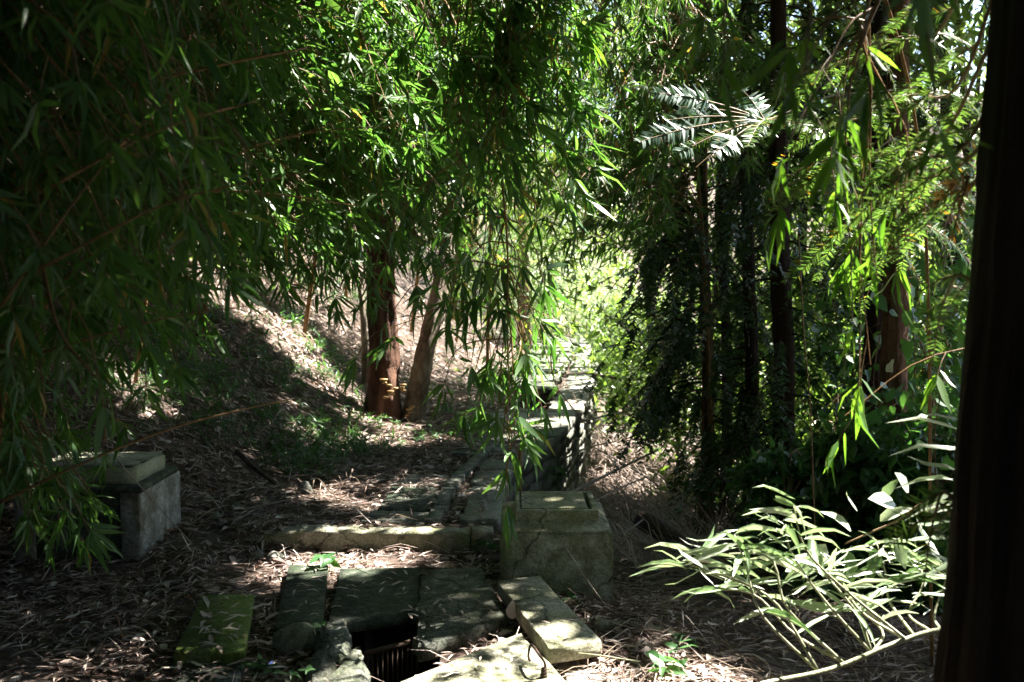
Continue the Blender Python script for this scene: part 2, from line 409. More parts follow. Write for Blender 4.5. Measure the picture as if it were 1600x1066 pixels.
M['conc_green'] = rough_mat('conc_green', [(.17, .17, .12), (.34, .33, .25), (.52, .49, .41)], scale=9, bump=.9, bscale=45, bdist=.02, moss=(.2, .21, .10), moss_amt=.46, moss_scale=5, stain=(.10, .09, .055), crack=2.3, speck=.3)
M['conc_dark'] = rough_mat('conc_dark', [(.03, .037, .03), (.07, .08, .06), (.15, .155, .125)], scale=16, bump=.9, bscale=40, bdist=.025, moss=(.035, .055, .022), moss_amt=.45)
M['conc_grey'] = rough_mat('conc_grey', [(.10, .11, .09), (.2, .21, .175), (.36, .36, .30)], scale=14, bump=1.0, bscale=40, bdist=.03, crack=2.0, speck=.35, moss=(.06, .075, .03), moss_amt=.45, moss_scale=5, stain=(.05, .045, .035))
M['conc_pale'] = rough_mat('conc_pale', [(.22, .18, .15), (.34, .29, .25), (.42, .38, .33)], scale=5, bump=.4, bscale=50, bdist=.01, stain=(.14, .12, .09))
M['moss_slab'] = rough_mat('moss_slab', [(.085, .14, .02), (.135, .195, .032), (.19, .245, .06)], scale=18, bump=1.0, bscale=60, bdist=.02, moss=(.17, .17, .09), moss_amt=.36, moss_scale=9, stain=(.035, .045, .016))
M['lit_face'] = rough_mat('lit_face', [(.20, .19, .165), (.36, .35, .31), (.54, .53, .49)], scale=8, bump=.7, bscale=30, moss=(.13, .11, .07), moss_amt=.45, stain=(.06, .045, .03), moss_scale=5)  # left plinth's end faces painted lighter as if sun fell on them
M['cap_pale'] = rough_mat('cap_pale', [(.26, .27, .17), (.38, .38, .27)], scale=5, bump=.4, bscale=40, moss=(.16, .18, .07), moss_amt=.4)
M['hole'] = rough_mat('hole', [(.012, .012, .01), (.02, .02, .016)], scale=5)
M['rust'] = rough_mat('rust', [(.03, .022, .016), (.09, .055, .035)], scale=30, bump=.5, bscale=90, rough=.75)
M['fungus'] = rough_mat('fungus', [(.26, .15, .05), (.48, .33, .14)], scale=20, bump=.2, rough=.6)
M['wood_dead'] = rough_mat('wood_dead', [(.22, .18, .14), (.38, .33, .27)], scale=10, stretch=(1, 1, 1), bump=.4, rough=.75)
M['wood_log'] = rough_mat('wood_log', [(.05, .035, .025), (.11, .08, .06)], scale=12, bump=.9, bscale=30, bdist=.03)
M['rock'] = rough_mat('rock', [(.10, .095, .07), (.22, .21, .16), (.36, .34, .27)], scale=9, bump=1.0, bscale=24, bdist=.02, moss=(.08, .10, .035), moss_amt=.45, moss_scale=9)
M['blue'] = rough_mat('blue', [(.12, .16, .5), (.2, .26, .62)], scale=9, bump=.1, rough=.4)

# ------------------------------------------------------------------ the ground
def axis(parts):
    a = []
    for lo, hi, st in parts:
        a += list(np.arange(lo, hi - 1e-6, st))
    return np.array(a + [parts[-1][1]])
gx = axis([(-60, -12, 4), (-12, -5, .5), (-5, -3, .12), (-3, -.84, .06), (-.84, -.26, .02), (-.26, 2.2, .06), (2.2, 5, .14), (5, 14, .6), (14, 60, 4)])
gy = axis([(-14, 2.6, .8), (2.6, 5.6, .055), (5.6, 5.95, .03), (5.95, 13, .065), (13, 28, .2), (28, 60, 1.2), (60, 120, 6)])
X, Y = np.meshgrid(gx, gy)
Z = H(X, Y)
mb = MB()
i = np.arange(len(gy) - 1)[:, None] * len(gx); j = np.arange(len(gx) - 1)[None]
mb.add(np.stack([X, Y, Z], -1), np.stack([i + j, i + j + 1, i + j + 1 + len(gx), i + j + len(gx)], -1).reshape(-1, 4))
o = mb.build('ground', M['soil'], smooth=False, kind='structure')
tag(o, 'brown earth of the hillside, path verge and ravine')

# ------------------------------------------------------------------ worn slabs
def ring(poly, step=.05, jit=.004, seed=0):
    r = np.random.default_rng(seed)
    poly = np.asarray(poly, float); out = []
    for a, b in zip(poly, np.roll(poly, -1, 0)):
        n = max(1, int(np.linalg.norm(b - a) / step))
        for k in range(n):
            p = a + (b - a) * k / n
            out.append(p + r.normal(0, jit, 2) * (1 if k else 1.5))
    return np.array(out)

def slab_mb(poly, ztop, th, step=.05, jit=.004, seed=0, ch=.005):
    """poly: xy corners; ztop: number or function (x, y) -> z"""
    mb = MB()
    if np.cross(np.array(poly[1]) - poly[0], np.array(poly[2]) - poly[1]) < 0:
        poly = poly[::-1]
    R = ring(poly, step, jit, seed); n = len(R); c = R.mean(0)
    zf = ztop if callable(ztop) else (lambda x, y: np.full(np.shape(x), ztop))
    r = np.random.default_rng(seed + 5)
    ins = R + nrm(c - R) * (ch * (1 + r.random((n, 1))))
    z = zf(R[:, 0], R[:, 1])
    rows = [np.c_[R, z - th], np.c_[R + r.normal(0, jit * .5, (n, 2)), z - th * .5], np.c_[R, z - ch * (1 + r.random(n))], np.c_[ins, zf(ins[:, 0], ins[:, 1])]]
    v = np.vstack(rows)
    k = np.arange(n); k2 = (k + 1) % n
    q = np.vstack([np.stack([m * n + k, m * n + k2, (m + 1) * n + k2, (m + 1) * n + k], -1) for m in range(3)])
    mb.add(v, q, (k + 3 * n)[None], k[::-1][None])
    return mb

def pxpoly(pts, z):
    return [gz(u, v, z)[:2] for u, v in pts]

def slab_thing(name, label, cat, pts, z, th, mat, tilt=(0, 0), group=None, jit=.002, seed=1, step=.09):
    poly = pxpoly(pts, z); c = np.mean(poly, 0)
    f = lambda x, y: z + tilt[0] * (x - c[0]) + tilt[1] * (y - c[1])
    loc = (c[0], c[1], z - th)
    t = slab_mb(poly, f, th, step, jit, seed)
    off = np.array(loc)
    o = bpy.data.objects.new(name, t.mesh(name, M[mat], off)); o.location = loc
    COL.objects.link(o); WLOC[o.name] = tuple(loc)
    tag(o, label, cat, group)
    return o

slab_thing('concrete_slab', 'bright mossy green concrete slab lying on leaf litter', 'slab', [(271, 1019), (381, 1020), (397, 929), (316, 928)], .10, .06, 'moss_slab', group='drain cover slabs', jit=.0015, seed=2)
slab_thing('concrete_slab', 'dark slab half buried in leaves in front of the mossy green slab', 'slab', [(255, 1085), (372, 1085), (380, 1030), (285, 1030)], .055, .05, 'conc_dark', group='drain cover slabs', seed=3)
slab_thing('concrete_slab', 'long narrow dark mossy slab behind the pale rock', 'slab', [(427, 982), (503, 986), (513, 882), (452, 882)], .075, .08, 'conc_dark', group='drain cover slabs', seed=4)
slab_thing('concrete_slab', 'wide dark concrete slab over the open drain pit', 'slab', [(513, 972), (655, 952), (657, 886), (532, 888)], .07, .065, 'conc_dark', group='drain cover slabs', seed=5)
slab_thing('concrete_slab', 'rough grey slab with broken front edge beside the drain pit', 'slab', [(650, 1003), (664, 1010), (745, 984), (792, 962), (768, 915), (750, 886), (660, 890), (655, 950)], .085, .07, 'conc_grey', group='drain cover slabs', jit=.008, seed=6, step=.04)
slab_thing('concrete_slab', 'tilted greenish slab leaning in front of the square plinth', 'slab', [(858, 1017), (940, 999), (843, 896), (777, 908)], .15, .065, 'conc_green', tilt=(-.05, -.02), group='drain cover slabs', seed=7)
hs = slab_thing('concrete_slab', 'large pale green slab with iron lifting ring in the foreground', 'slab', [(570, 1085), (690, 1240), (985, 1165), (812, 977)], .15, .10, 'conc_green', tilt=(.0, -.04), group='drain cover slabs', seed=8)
slab_thing('concrete_slab', 'pale beige slab lying lower beside the slab with the iron ring', 'slab', [(900, 1085), (1000, 1075), (948, 1011), (866, 1028)], .045, .05, 'conc_pale', group='drain cover slabs', seed=9)
# iron ring on the big slab
mb = MB(); p0 = gz(850, 1052, .155); p1 = gz(828, 1025, .17)
pts = spline([p0 + [0, 0, -.01], p0 + [.004, 0, .035], p0 + [-.02, .02, .065], p1 + [.005, .01, .04], p1 + [-.006, -.005, .005], p1 + [.0, -.02, -.012]], 18)
mb.tube(pts, .0055, 6)
for k in range(3): mb.tube([p0 + [0, 0, -.012 + .012 * k], p0 + [0, 0, -.003 + .012 * k]], .014 - .002 * k, 8)
o = mb.build('lifting_ring', M['rust'], hs, smooth=True); o['label'] = 'rusty iron lifting ring'

# broken stones, rocks
def rock_mb(c, r, seed, flat=.78):
    g = np.random.default_rng(seed); mb = MB()
    nu, nv = 12, 8
    th = np.linspace(0, 2 * math.pi, nu, endpoint=False); ph = np.linspace(0, math.pi, nv)
    TH, PH = np.meshgrid(th, ph)
    d = np.stack([np.cos(TH) * np.sin(PH), np.sin(TH) * np.sin(PH), np.cos(PH)], -1)
    k = g.normal(0, 1, (6, 3)); f = g.random(6) * 6
    s = 1 + .16 * sum(np.sin(d @ k[q] * 2.2 + f[q]) for q in range(6)) / 2
    pl = nrm(g.normal(0, 1, (7, 3)))
    if flat < .7: pl = np.vstack([nrm(np.eye(3)[q] * sg + g.normal(0, .07, 3)) for q in range(3) for sg in (1, -1)])
    for q in pl:
        dd = (d @ q) * s; s = np.where(dd > flat, s * flat / np.maximum(dd, 1e-6), s)
    v = d * s[..., None] * np.array([r[0], r[1], r[2]]) + np.asarray(c)
    ii = np.arange(nv - 1)[:, None] * nu; jj = np.arange(nu)[None]; j2 = (jj + 1) % nu
    return mb.add(v, np.stack([ii + jj, ii + nu + jj, ii + nu + j2, ii + j2], -1).reshape(-1, 4))

def rock(name, label, cat, u, v, r, seed, mat='rock', group=None, z=None):
    p = gh(u, v) if z is None else gz(u, v, z)
    mb = rock_mb((p[0], p[1], p[2] + r[2] * .35), r, seed)
    o = bpy.data.objects.new(name, mb.mesh(name, M[mat], p, True)); o.location = p.tolist()
    COL.objects.link(o); tag(o, label, cat, group); return o

rock('rock', 'pale mossy rock lying at the end of the narrow dark slab', 'rock', 456, 1018, (.105, .10, .085), 5)
rock('rock', 'dark rounded stone sitting below the low concrete kerb', 'rock', 430, 878, (.055, .05, .05), 6, 'stone', 'stones below the kerb')
rock('rock', 'small stone just left of the dark rounded stone under the kerb', 'rock', 402, 872, (.04, .04, .035), 7, 'stone', 'stones below the kerb')
rock('rock', 'small dark stone in the litter at the foot of the weedy bank', 'rock', 478, 772, (.06, .06, .06), 8, 'stone')
rock('rock', 'pale grey pebble on the litter right of the left plinth', 'rock', 370, 795, (.035, .03, .03), 9)
rock('rock', 'round pale stone on the ground right of the square plinth', 'rock', 1042, 968, (.035, .03, .04), 10, 'conc_pale')
rock('rock', 'low flat stone in the litter beyond the left plinth', 'rock', 335, 815, (.05, .05, .04), 12)

t = thing('broken_stone', 'broken mossy grey stone lump at the left edge of the drain pit', 'stone', gz(520, 1040, 0.0))
pa = pxpoly([(478, 1025), (508, 985), (540, 980), (552, 1003), (520, 1035), (486, 1052)], .10)
c = np.mean(pa, 0)
slab_mb(pa, lambda x, y: .10 + .25 * (y - c[1]), .16, .03, .008, 21, .02).build('stone_piece', M['conc_grey'], t)
pb = pxpoly([(488, 1062), (522, 1040), (556, 1006), (572, 1030), (574, 1090), (485, 1100)], .085)
c2 = np.mean(pb, 0)
slab_mb(pb, lambda x, y: .085 + .1 * (x - c2[0]), .16, .03, .008, 22, .02).build('stone_piece', M['conc_grey'], t)

# drain pit lining and grate
t = thing('drain_pit', 'open dark concrete drain pit under the displaced slabs', 'drain', (-.55, 4.2, -.8))
mb = MB(); mb.box((PIT[0] - .05, PIT[2], -.8), (PIT[0] + .012, PIT[3], .0)); mb.build('side_wall', M['conc_dark'], t)
mb = MB(); mb.box((PIT[1] - .012, PIT[2], -.8), (PIT[1] + .05, PIT[3], .0)); mb.build('side_wall', M['conc_dark'], t)
mb = MB(); mb.box((PIT[0] - .05, PIT[3] - .012, -.79), (PIT[1] + .05, PIT[3] + .05, -.003)); mb.build('end_wall', M['conc_dark'], t)
ga, gb = gz(570, 1021, .03), gz(655, 1000, .03)
t = thing('drain_grate', 'rusty iron grate of upright bars standing in the drain pit', 'grate', (ga[0], ga[1], -.3))
mb = MB(); mb.tube(np.array([ga, (ga + gb) / 2, gb]), .012, 6); mb.build('top_rail', M['rust'], t)
for k in range(11):
    p = ga + (gb - ga) * (k + .5) / 11
    mb = MB(); mb.tube(np.array([p + [0, 0, -.3], p + [0, 0, -.005]]), .0042, 5); mb.build('bar', M['rust'], t)
mb = MB(); mb.tube(np.array([ga - [0, 0, .29], gb - [0, 0, .29]]), .012, 6); mb.build('bottom_rail', M['rust'], t)

# ------------------------------------------------------------------ low kerb
t = thing('low_kerb', 'low cracked mossy concrete kerb crossing the path beside the square plinth', 'kerb', (-.9, 5.75, 0))
def kerb_piece(x0, x1, y0, y1, zt, seed, taper=None):
    mb = MB(); n = max(3, int((x1 - x0) / .05)); g = np.random.default_rng(seed)
    xs = np.linspace(x0, x1, n); yy = np.linspace(y0, y1, n)
    zt = np.full(n, zt) + g.normal(0, .003, n)
    if taper is not None: zt = zt - taper * np.clip((x0 + .5 - xs) / .5, 0, 1) ** 1.5
    fr = g.normal(0, .004, n)
    prof = [(-.004, -.12), (0.0, -.03), (.0, -.012), (.014, 0), (.13, .003), (.14, -.12)]
    rows = [np.c_[xs, yy + py + (fr if k < 4 else 0), zt + pz] for k, (py, pz) in enumerate(prof)]
    v = np.stack(rows, 1); m = len(prof)
    ii = np.arange(n - 1)[:, None] * m; jj = np.arange(m - 1)[None]
    mb.add(v, np.stack([ii + jj, ii + m + jj, ii + m + jj + 1, ii + jj + 1], -1).reshape(-1, 4), np.arange(m)[None], (np.arange(m)[::-1] + (n - 1) * m)[None])
    return mb
kerb_piece(-1.66, -.245, 5.78, 5.70, .145, 31, .075).build('kerb_block', M['conc_green'], t)
kerb_piece(-.235, -.11, 5.70, 5.695, .15, 32).build('kerb_block', M['conc_green'], t)

# ------------------------------------------------------------------ plinths
def bevel(o, w=.008):
    m = o.modifiers.new('bevel', 'BEVEL'); m.width = w; m.segments = 2; m.limit_method = 'ANGLE'
    return o

def worn_box(lo, hi, seed, jit=.003, step=.07):
    lo = np.array(lo); hi = np.array(hi)
    R = ring([(lo[0], lo[1]), (hi[0], lo[1]), (hi[0], hi[1]), (lo[0], hi[1])], step, jit, seed)
    return slab_mb([(lo[0], lo[1]), (hi[0], lo[1]), (hi[0], hi[1]), (lo[0], hi[1])], hi[2], hi[2] - lo[2], step, jit, seed, .007)

t = thing('stone_plinth', 'square mossy concrete plinth with rectangular inset lid beside the path', 'plinth', (.22, 5.25, -.25))
worn_box((-.055, 4.94, -.25), (.505, 5.60, .335), 41).build('base', M['conc_green'], t)
# sloped tier
mb = MB(); a0, a1, b0, b1 = -.052, .502, 4.943, 5.597; i0, i1, j0, j1 = .012, .452, 5.035, 5.52
v = [(a0, b0, .336), (a1, b0, .336), (a1, b1, .336), (a0, b1, .336), (a0, b0, .345), (a1, b0, .345), (a1, b1, .345), (a0, b1, .345), (i0, j0, .37), (i1, j0, .37), (i1, j1, .37), (i0, j1, .37)]
mb.add(v, [(0, 1, 5, 4), (1, 2, 6, 5), (2, 3, 7, 6), (3, 0, 4, 7), (4, 5, 9, 8), (5, 6, 10, 9), (6, 7, 11, 10), (7, 4, 8, 11), (8, 9, 10, 11)])
mb.build('sloped_tier', M['conc_green'], t)
# cap frame with a recess for the lid
cz0, cz1 = .365, .43; c0, c1, d0, d1 = .018, .446, 5.04, 5.51
l0, l1, e0, e1 = .045, .395, 5.075, 5.475; s1 = .412
mb = MB()
mb.box((c0, d0, cz0), (c1, e0, cz1)); mb.box((c0, e1, cz0), (c1, d1, cz1)); mb.box((c0, e0 + 1e-4, cz0), (l0, e1 - 1e-4, cz1 - .001)); mb.box((s1, e0 + 1e-4, cz0), (c1, e1 - 1e-4, cz1 - .001))
bevel(mb.build('cap', M['conc_green'], t), .006)
mb = MB()
lx = np.array([l0 + .006, l0 + .05, l0 + .066, l1 - .07, l1 - .055, l1 - .004]); ly = np.array([e0 + .003, 5.27, 5.286, e1 - .006])
zt = cz1 + .003
for p in range(5):
    for q in range(3):
        if p in (1, 3) and q == 1: continue
        mb.add([(lx[p], ly[q], zt), (lx[p + 1], ly[q], zt), (lx[p + 1], ly[q + 1], zt), (lx[p], ly[q + 1], zt)], [(0, 1, 2, 3)])
mb.add([(lx[0], ly[0], zt - .04), (lx[-1], ly[0], zt - .04), (lx[-1], ly[-1], zt - .04), (lx[0], ly[-1], zt - .04), (lx[0], ly[0], zt), (lx[-1], ly[0], zt), (lx[-1], ly[-1], zt), (lx[0], ly[-1], zt)],
       [(0, 1, 5, 4), (1, 2, 6, 5), (2, 3, 7, 6), (3, 0, 4, 7), (0, 3, 2, 1)])
o = mb.build('lid', M['conc_green'], t); o['label'] = 'inset rectangular lid with two lifting holes'

t = thing('stone_plinth', 'concrete plinth with end face painted sunlit pale and recessed dark front under bamboo leaves', 'plinth', (-2.4, 5.75, .0))
bx0, bx1, by0, by1 = -2.74, -2.05, 5.42, 6.04
worn_box((bx1 - .10, by0, -.05), (bx1, by1, .44), 51, .008, .05).build('end_wall', M['lit_face'], t)
worn_box((bx0, by0, -.05), (bx0 + .10, by1, .44), 52, .004).build('end_wall', M['lit_face'], t)
worn_box((bx0 + .10, by1 - .1, -.05), (bx1 - .10, by1, .44), 53).build('back_wall', M['conc_dark'], t)
worn_box((bx0 + .10, by0 + .025, -.05), (bx1 - .10, by0 + .08, .44), 57).build('front_panel', M['conc_dark'], t)
worn_box((bx0 - .01, by0 - .012, .441), (bx1 + .008, by1 + .01, .475), 54).build('sloped_tier', M['conc_dark'], t)
worn_box((bx0 + .06, by0 + .06, .476), (bx1 - .045, by1 - .10, .565), 55).build('cap', M['cap_pale'], t)
worn_box((bx0 + .068, by0 + .068, .566), (bx1 - .053, by1 - .108, .580), 56).build('lid', M['conc_green'], t)

# ------------------------------------------------------------------ the path: drain edging, paving slabs, cross slabs
path = MB()
path_o = thing('path', 'narrow stone drain path running along the retaining wall', None, (0, 9, .1)); path_o['kind'] = 'structure'
sd = 60
for pts, m_ in [([(563, 815), (662, 817), (670, 800), (580, 797)], 'conc_grey'), ([(590, 796), (668, 798), (690, 762), (612, 760)], 'conc_dark'),
               ([(610, 757), (692, 758), (703, 742), (640, 741)], 'conc_pale'),
               ([(700, 708), (790, 712), (800, 694), (730, 690)], 'conc_grey'), ([(735, 688), (815, 690), (822, 672), (760, 670)], 'conc_grey'),
               ([(770, 668), (835, 668), (840, 652), (785, 650)], 'conc_grey')]:
    slab_mb(pxpoly(pts, .155), .155, .05, .06, .006, sd).build('paving_slab', M[m_], path_o); sd += 1
# drain edging strip
ed = [gz(664, 812, .17), gz(676, 790, .17), gz(692, 762, .17), gz(712, 738, .17), gz(735, 716, .17), gz(765, 692, .17), gz(790, 676, .17)]
for a, b in zip(ed[:-1], ed[1:]):
    d = nrm((b - a)[:2]); nn = np.array([d[1], -d[0]]) * .085
    slab_mb([a[:2] + d * .006, b[:2] - d * .006, b[:2] - d * .006 + nn, a[:2] + d * .006 + nn], .175 + rng.normal(0, .004), .08, .06, .006, sd).build('edging_stone', M['conc_grey'], path_o); sd += 1
# coping along the wall top
def wall_pt(y): return np.array([float(xw(y)), y])
ys = [5.95, 6.5, 7.0, 7.6, 8.05, 8.6, 9.2]
for a, b in zip(ys[:-1], ys[1:]):
    pa, pb = wall_pt(a + .012), wall_pt(b - .012)
    slab_mb([pa + [.03, 0], pb + [.03, 0], pb + [-.2 - .05 * rng.random(), 0], pa + [-.2 - .05 * rng.random(), 0]], .155 + rng.normal(0, .008), .07, .05, .012, sd).build('coping_stone', M['stone'], path_o); sd += 1
yy = 9.2
while yy < 25:
    st = rng.uniform(.6, 1.0) * (1 + .03 * (yy - 9))
    pa, pb = wall_pt(yy + .015), wall_pt(min(yy + st, 25.2) - .015)
    w1 = .34 + .06 * rng.random()
    slab_mb([pa + [.03, 0], pb + [.03, 0], pb + [-w1, 0], pa + [-w1, 0]], .17 + rng.normal(0, .012), .08, .08, .012, sd).build('coping_stone', M['stone'], path_o); sd += 1
    yy += st
# slabs laid across the drain
yy = 12.84
while yy < 24:
    st = rng.uniform(.5, .75)
    if rng.random() > .12 or yy < 13:
        xr = float(xw(yy)) - .42
        xl = xr - .75 - .1 * rng.random()
        tl = rng.normal(0, .03)
        slab_mb([(xl, yy + .02), (xr, yy + .02 + rng.normal(0, .02)), (xr, yy + st - .03), (xl, yy + st - .03)], lambda x, y, tl=tl: .2 + .04 * math.sin(yy * 3) + tl * (x - xl), .07, .1, .006, sd).build('cover_slab', M['conc_grey'], path_o)
        sd += 1
    yy += st
slab_mb([(-.3, 9.3), (.1, 9.25), (.36, 11.24), (.02, 11.26), (-.25, 11.1)], .16, .08, .08, .015, 97).build('paving_slab', M['stone'], path_o)

# ------------------------------------------------------------------ retaining wall of rough stones
wt = thing('retaining_wall', 'rough dry stone retaining wall dropping from the path into the ravine', 'wall', (.3, 9.5, -.9))
seg = [(np.array([WALL_X[k], WALL_Y[k]]), np.array([WALL_X[k + 1], WALL_Y[k + 1]])) for k in range(7)]
proto = []
for k in range(6):
    m_ = slab_mb([(-.5, -.5), (.5, -.5), (.5, .5), (-.5, .5)], lambda x, y, k=k: .5 + .06 * math.sin(k * 2.1) * x + .05 * math.cos(k * 3.3) * y, 1.0, .34, .022, 200 + k, .04).mesh('wall_stone', M['stone'])
    proto.append(m_)
def put(mesh, name, parent, loc, rot, scale):
    o = bpy.data.objects.new(name, mesh); COL.objects.link(o); o.parent = parent
    o.location = (np.asarray(loc) - np.asarray(WLOC[parent.name])).tolist(); o.rotation_euler = rot; o.scale = scale
    return o
cnt = 0
rows_h = []
while sum(rows_h) < 1.15: rows_h.append(rng.uniform(.10, .17))
for a, b in seg:
    Ls = np.linalg.norm(b - a); d = (b - a) / Ls; ang = math.atan2(d[1], d[0])
    nrm2 = np.array([d[1], -d[0]])
    zb = -1.05
    z = .075
    for h in rows_h:
        s = -.12 * rng.random()
        while s < Ls - .03:
            w = rng.uniform(.2, .46) * (1 if a[1] < 11 else 2.0)
            w = min(w, Ls - s + .05)
            p = a + d * (s + w / 2)
            if cnt < 300 and p[1] < 20:
                q_ = .13 + rng.normal(0, .01); pos = (p[0] - nrm2[0] * q_, p[1] - nrm2[1] * q_, z - h / 2)
                put(proto[cnt % 6], 'wall_stone', wt, pos, (rng.normal(0, .02), rng.normal(0, .02), ang), (w * .99, .30, h * 1.0)); cnt += 1
            s += w
        z -= h * .985
mb = MB()
for a, b in seg:
    d = nrm(b - a); n2 = np.array([d[1], -d[0]])
    a2, b2 = a - n2 * .17, b - n2 * .17
    mb.box((0, 0, 0), (0, 0, 0)) if False else None
    q = [a - n2 * .03, b - n2 * .03, b - n2 * .4, a - n2 * .4]
    v = [(p[0], p[1], -1.2) for p in q] + [(p[0], p[1], .09) for p in q]
    mb.add(v, [(0, 1, 5, 4), (1, 2, 6, 5), (2, 3, 7, 6), (3, 0, 4, 7), (4, 5, 6, 7)])
mb.build('wall_core', M['conc_grey'], wt)

# ------------------------------------------------------------------ foliage helpers
def leaf_cloud(mb, c, rad, ncl, per, L, W, T=LANCE2, droop=.5, spread=.22, shell=.5, keep=True, seed=0, down=None):
    g = np.random.default_rng(seed)
    d = nrm(g.normal(0, 1, (ncl, 3))); rr = (shell + (1 - shell) * g.random((ncl, 1))) ** .7
    cc = np.asarray(c) + d * rr * np.asarray(rad)
    cc = np.repeat(cc, per, 0); n = len(cc)
    base_d = np.repeat(nrm(d * [1, 1, .3] + g.normal(0, .6, (ncl, 3))), per, 0)
    dd = nrm(base_d + g.normal(0, .65, (n, 3)) + [0, 0, -droop])
    up = nrm(g.normal(0, .55, (n, 3)) + [0, 0, 1])
    pos = cc + g.normal(0, spread, (n, 3)) * [1, 1, .7]
    if keep:
        k = ~sun_open(pos); pos, dd, up = pos[k], dd[k], up[k]; n = len(pos)
    u_, v_, d_ = project(pos)
    k = ~((d_ > -.3) & (d_ < 5.5) & (np.abs(u_ - 800) < 1150) & (np.abs(v_ - 533) < 850)) & (np.linalg.norm(pos - CAM, axis=1) > 1.3)
    pos, dd, up = pos[k], dd[k], up[k]; n = len(pos)
    s = g.uniform(.7, 1.25, n)
    mb.leaves(T, pos, dd, up, L * s, W * s)
    return mb

def limb_path(a, b, sag=0, n=8, wob=.06, seed=0):
    g = np.random.default_rng(seed)
    a = np.asarray(a, float); b = np.asarray(b, float); Ln = np.linalg.norm(b - a)
    m1 = a + (b - a) * .35 + [0, 0, sag] + g.normal(0, wob * Ln, 3); m2 = a + (b - a) * .7 + [0, 0, sag * .8] + g.normal(0, wob * Ln, 3)
    return spline([a, m1, m2, b], n)

# trees whose crowns close the canopy overhead -------------------------------------------------
canopy_leaf = {}
def tree(name, label, cat, base, top, r0, r1, mat, group=None, via=(), sides=16, flute=.05, rootflare=1.5, fl2=.05):
    base = np.asarray(base, float); top = np.asarray(top, float)
    t = thing(name, label, cat, base, group)
    nr = 90
    pts = spline([base - [0, 0, .15]] + [np.asarray(v, float) for v in via] + [top], nr)
    gg = np.random.default_rng(int(abs(base[0]) * 1000) + sides)
    k = np.r_[0, np.cumsum(np.linalg.norm(np.diff(pts, axis=0), axis=1))]; k /= k[-1]
    rad = (r0 + (r1 - r0) * k) * (1 + (rootflare - 1) * np.exp(-k * 26 / 1.2))
    tb = MB().tube(pts, rad, sides, flute)
    fib = gg.normal(0, 1, (12, sides)); blk = np.arange(nr) / nr * 11; i_ = np.minimum(blk.astype(int), 10); f_ = (blk - i_)[:, None]
    w_ = 1 + fl2 * (fib[i_] * (1 - f_) + fib[i_ + 1] * f_) + fl2 * .35 * gg.normal(0, 1, (nr, sides))
    v_ = tb.v[0].reshape(nr, sides, 3); tb.v[0] = (pts[:, None] + (v_ - pts[:, None]) * w_[..., None]).reshape(-1, 3)
    tb.build('trunk', M[mat], t, smooth=sides < 24)
    return t, spline(pts[::3], 26)

TREES = {}
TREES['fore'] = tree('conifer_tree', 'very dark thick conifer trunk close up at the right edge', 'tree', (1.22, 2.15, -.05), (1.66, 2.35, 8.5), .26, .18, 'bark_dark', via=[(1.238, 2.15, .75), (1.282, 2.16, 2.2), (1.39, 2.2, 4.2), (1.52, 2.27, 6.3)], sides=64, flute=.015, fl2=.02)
b_red = gh(598, 655); b_pale = gh(640, 662); b_sap = gh(572, 600)
TREES['red'] = tree('tree', 'red brown tree trunk with bracket fungus at the foot of the bank', 'tree', b_red, at(590, -260, b_red[1] + .1), .155, .10, 'bark_red', fl2=.07, sides=36, via=[at(598, 520, b_red[1]), at(594, 300, b_red[1])])
TREES['pale'] = tree('tree', 'pale flaking leaning tree trunk right of the red brown trunk', 'tree', b_pale, at(800, -330, b_pale[1] + 1.5), .098, .055, 'bark_pale', fl2=.06, sides=32, via=[at(662, 560, b_pale[1] + .1), at(692, 430, b_pale[1] + .3), at(722, 250, b_pale[1] + .7)])
TREES['sapling'] = tree('tree', 'thin straight sapling stem just left of the red brown trunk', 'tree', b_sap, at(535, -250, b_sap[1] + .6), .035, .015, 'bark_pale', via=[at(565, 470, b_sap[1]), at(548, 330, b_sap[1] + .1)], sides=8)
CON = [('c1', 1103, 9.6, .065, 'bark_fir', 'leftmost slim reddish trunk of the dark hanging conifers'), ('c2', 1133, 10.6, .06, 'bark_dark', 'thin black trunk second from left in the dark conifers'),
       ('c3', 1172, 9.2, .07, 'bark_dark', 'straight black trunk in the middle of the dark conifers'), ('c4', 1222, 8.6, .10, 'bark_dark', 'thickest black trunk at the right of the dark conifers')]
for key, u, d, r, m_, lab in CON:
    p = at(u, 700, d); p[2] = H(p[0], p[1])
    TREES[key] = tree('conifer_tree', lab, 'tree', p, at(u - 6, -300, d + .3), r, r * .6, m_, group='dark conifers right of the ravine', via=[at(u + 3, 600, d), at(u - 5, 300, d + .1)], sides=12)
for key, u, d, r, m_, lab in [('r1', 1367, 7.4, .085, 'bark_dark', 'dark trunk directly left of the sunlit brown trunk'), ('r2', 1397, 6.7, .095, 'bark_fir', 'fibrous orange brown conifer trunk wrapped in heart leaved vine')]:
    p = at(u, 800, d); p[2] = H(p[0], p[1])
    TREES[key] = tree('conifer_tree', lab, 'tree', p, at(u + 10, -330, d + .2), r, r * .65, m_, via=[at(u - 2, 620, d), at(u + 4, 400, d)], sides=30, fl2=.08)

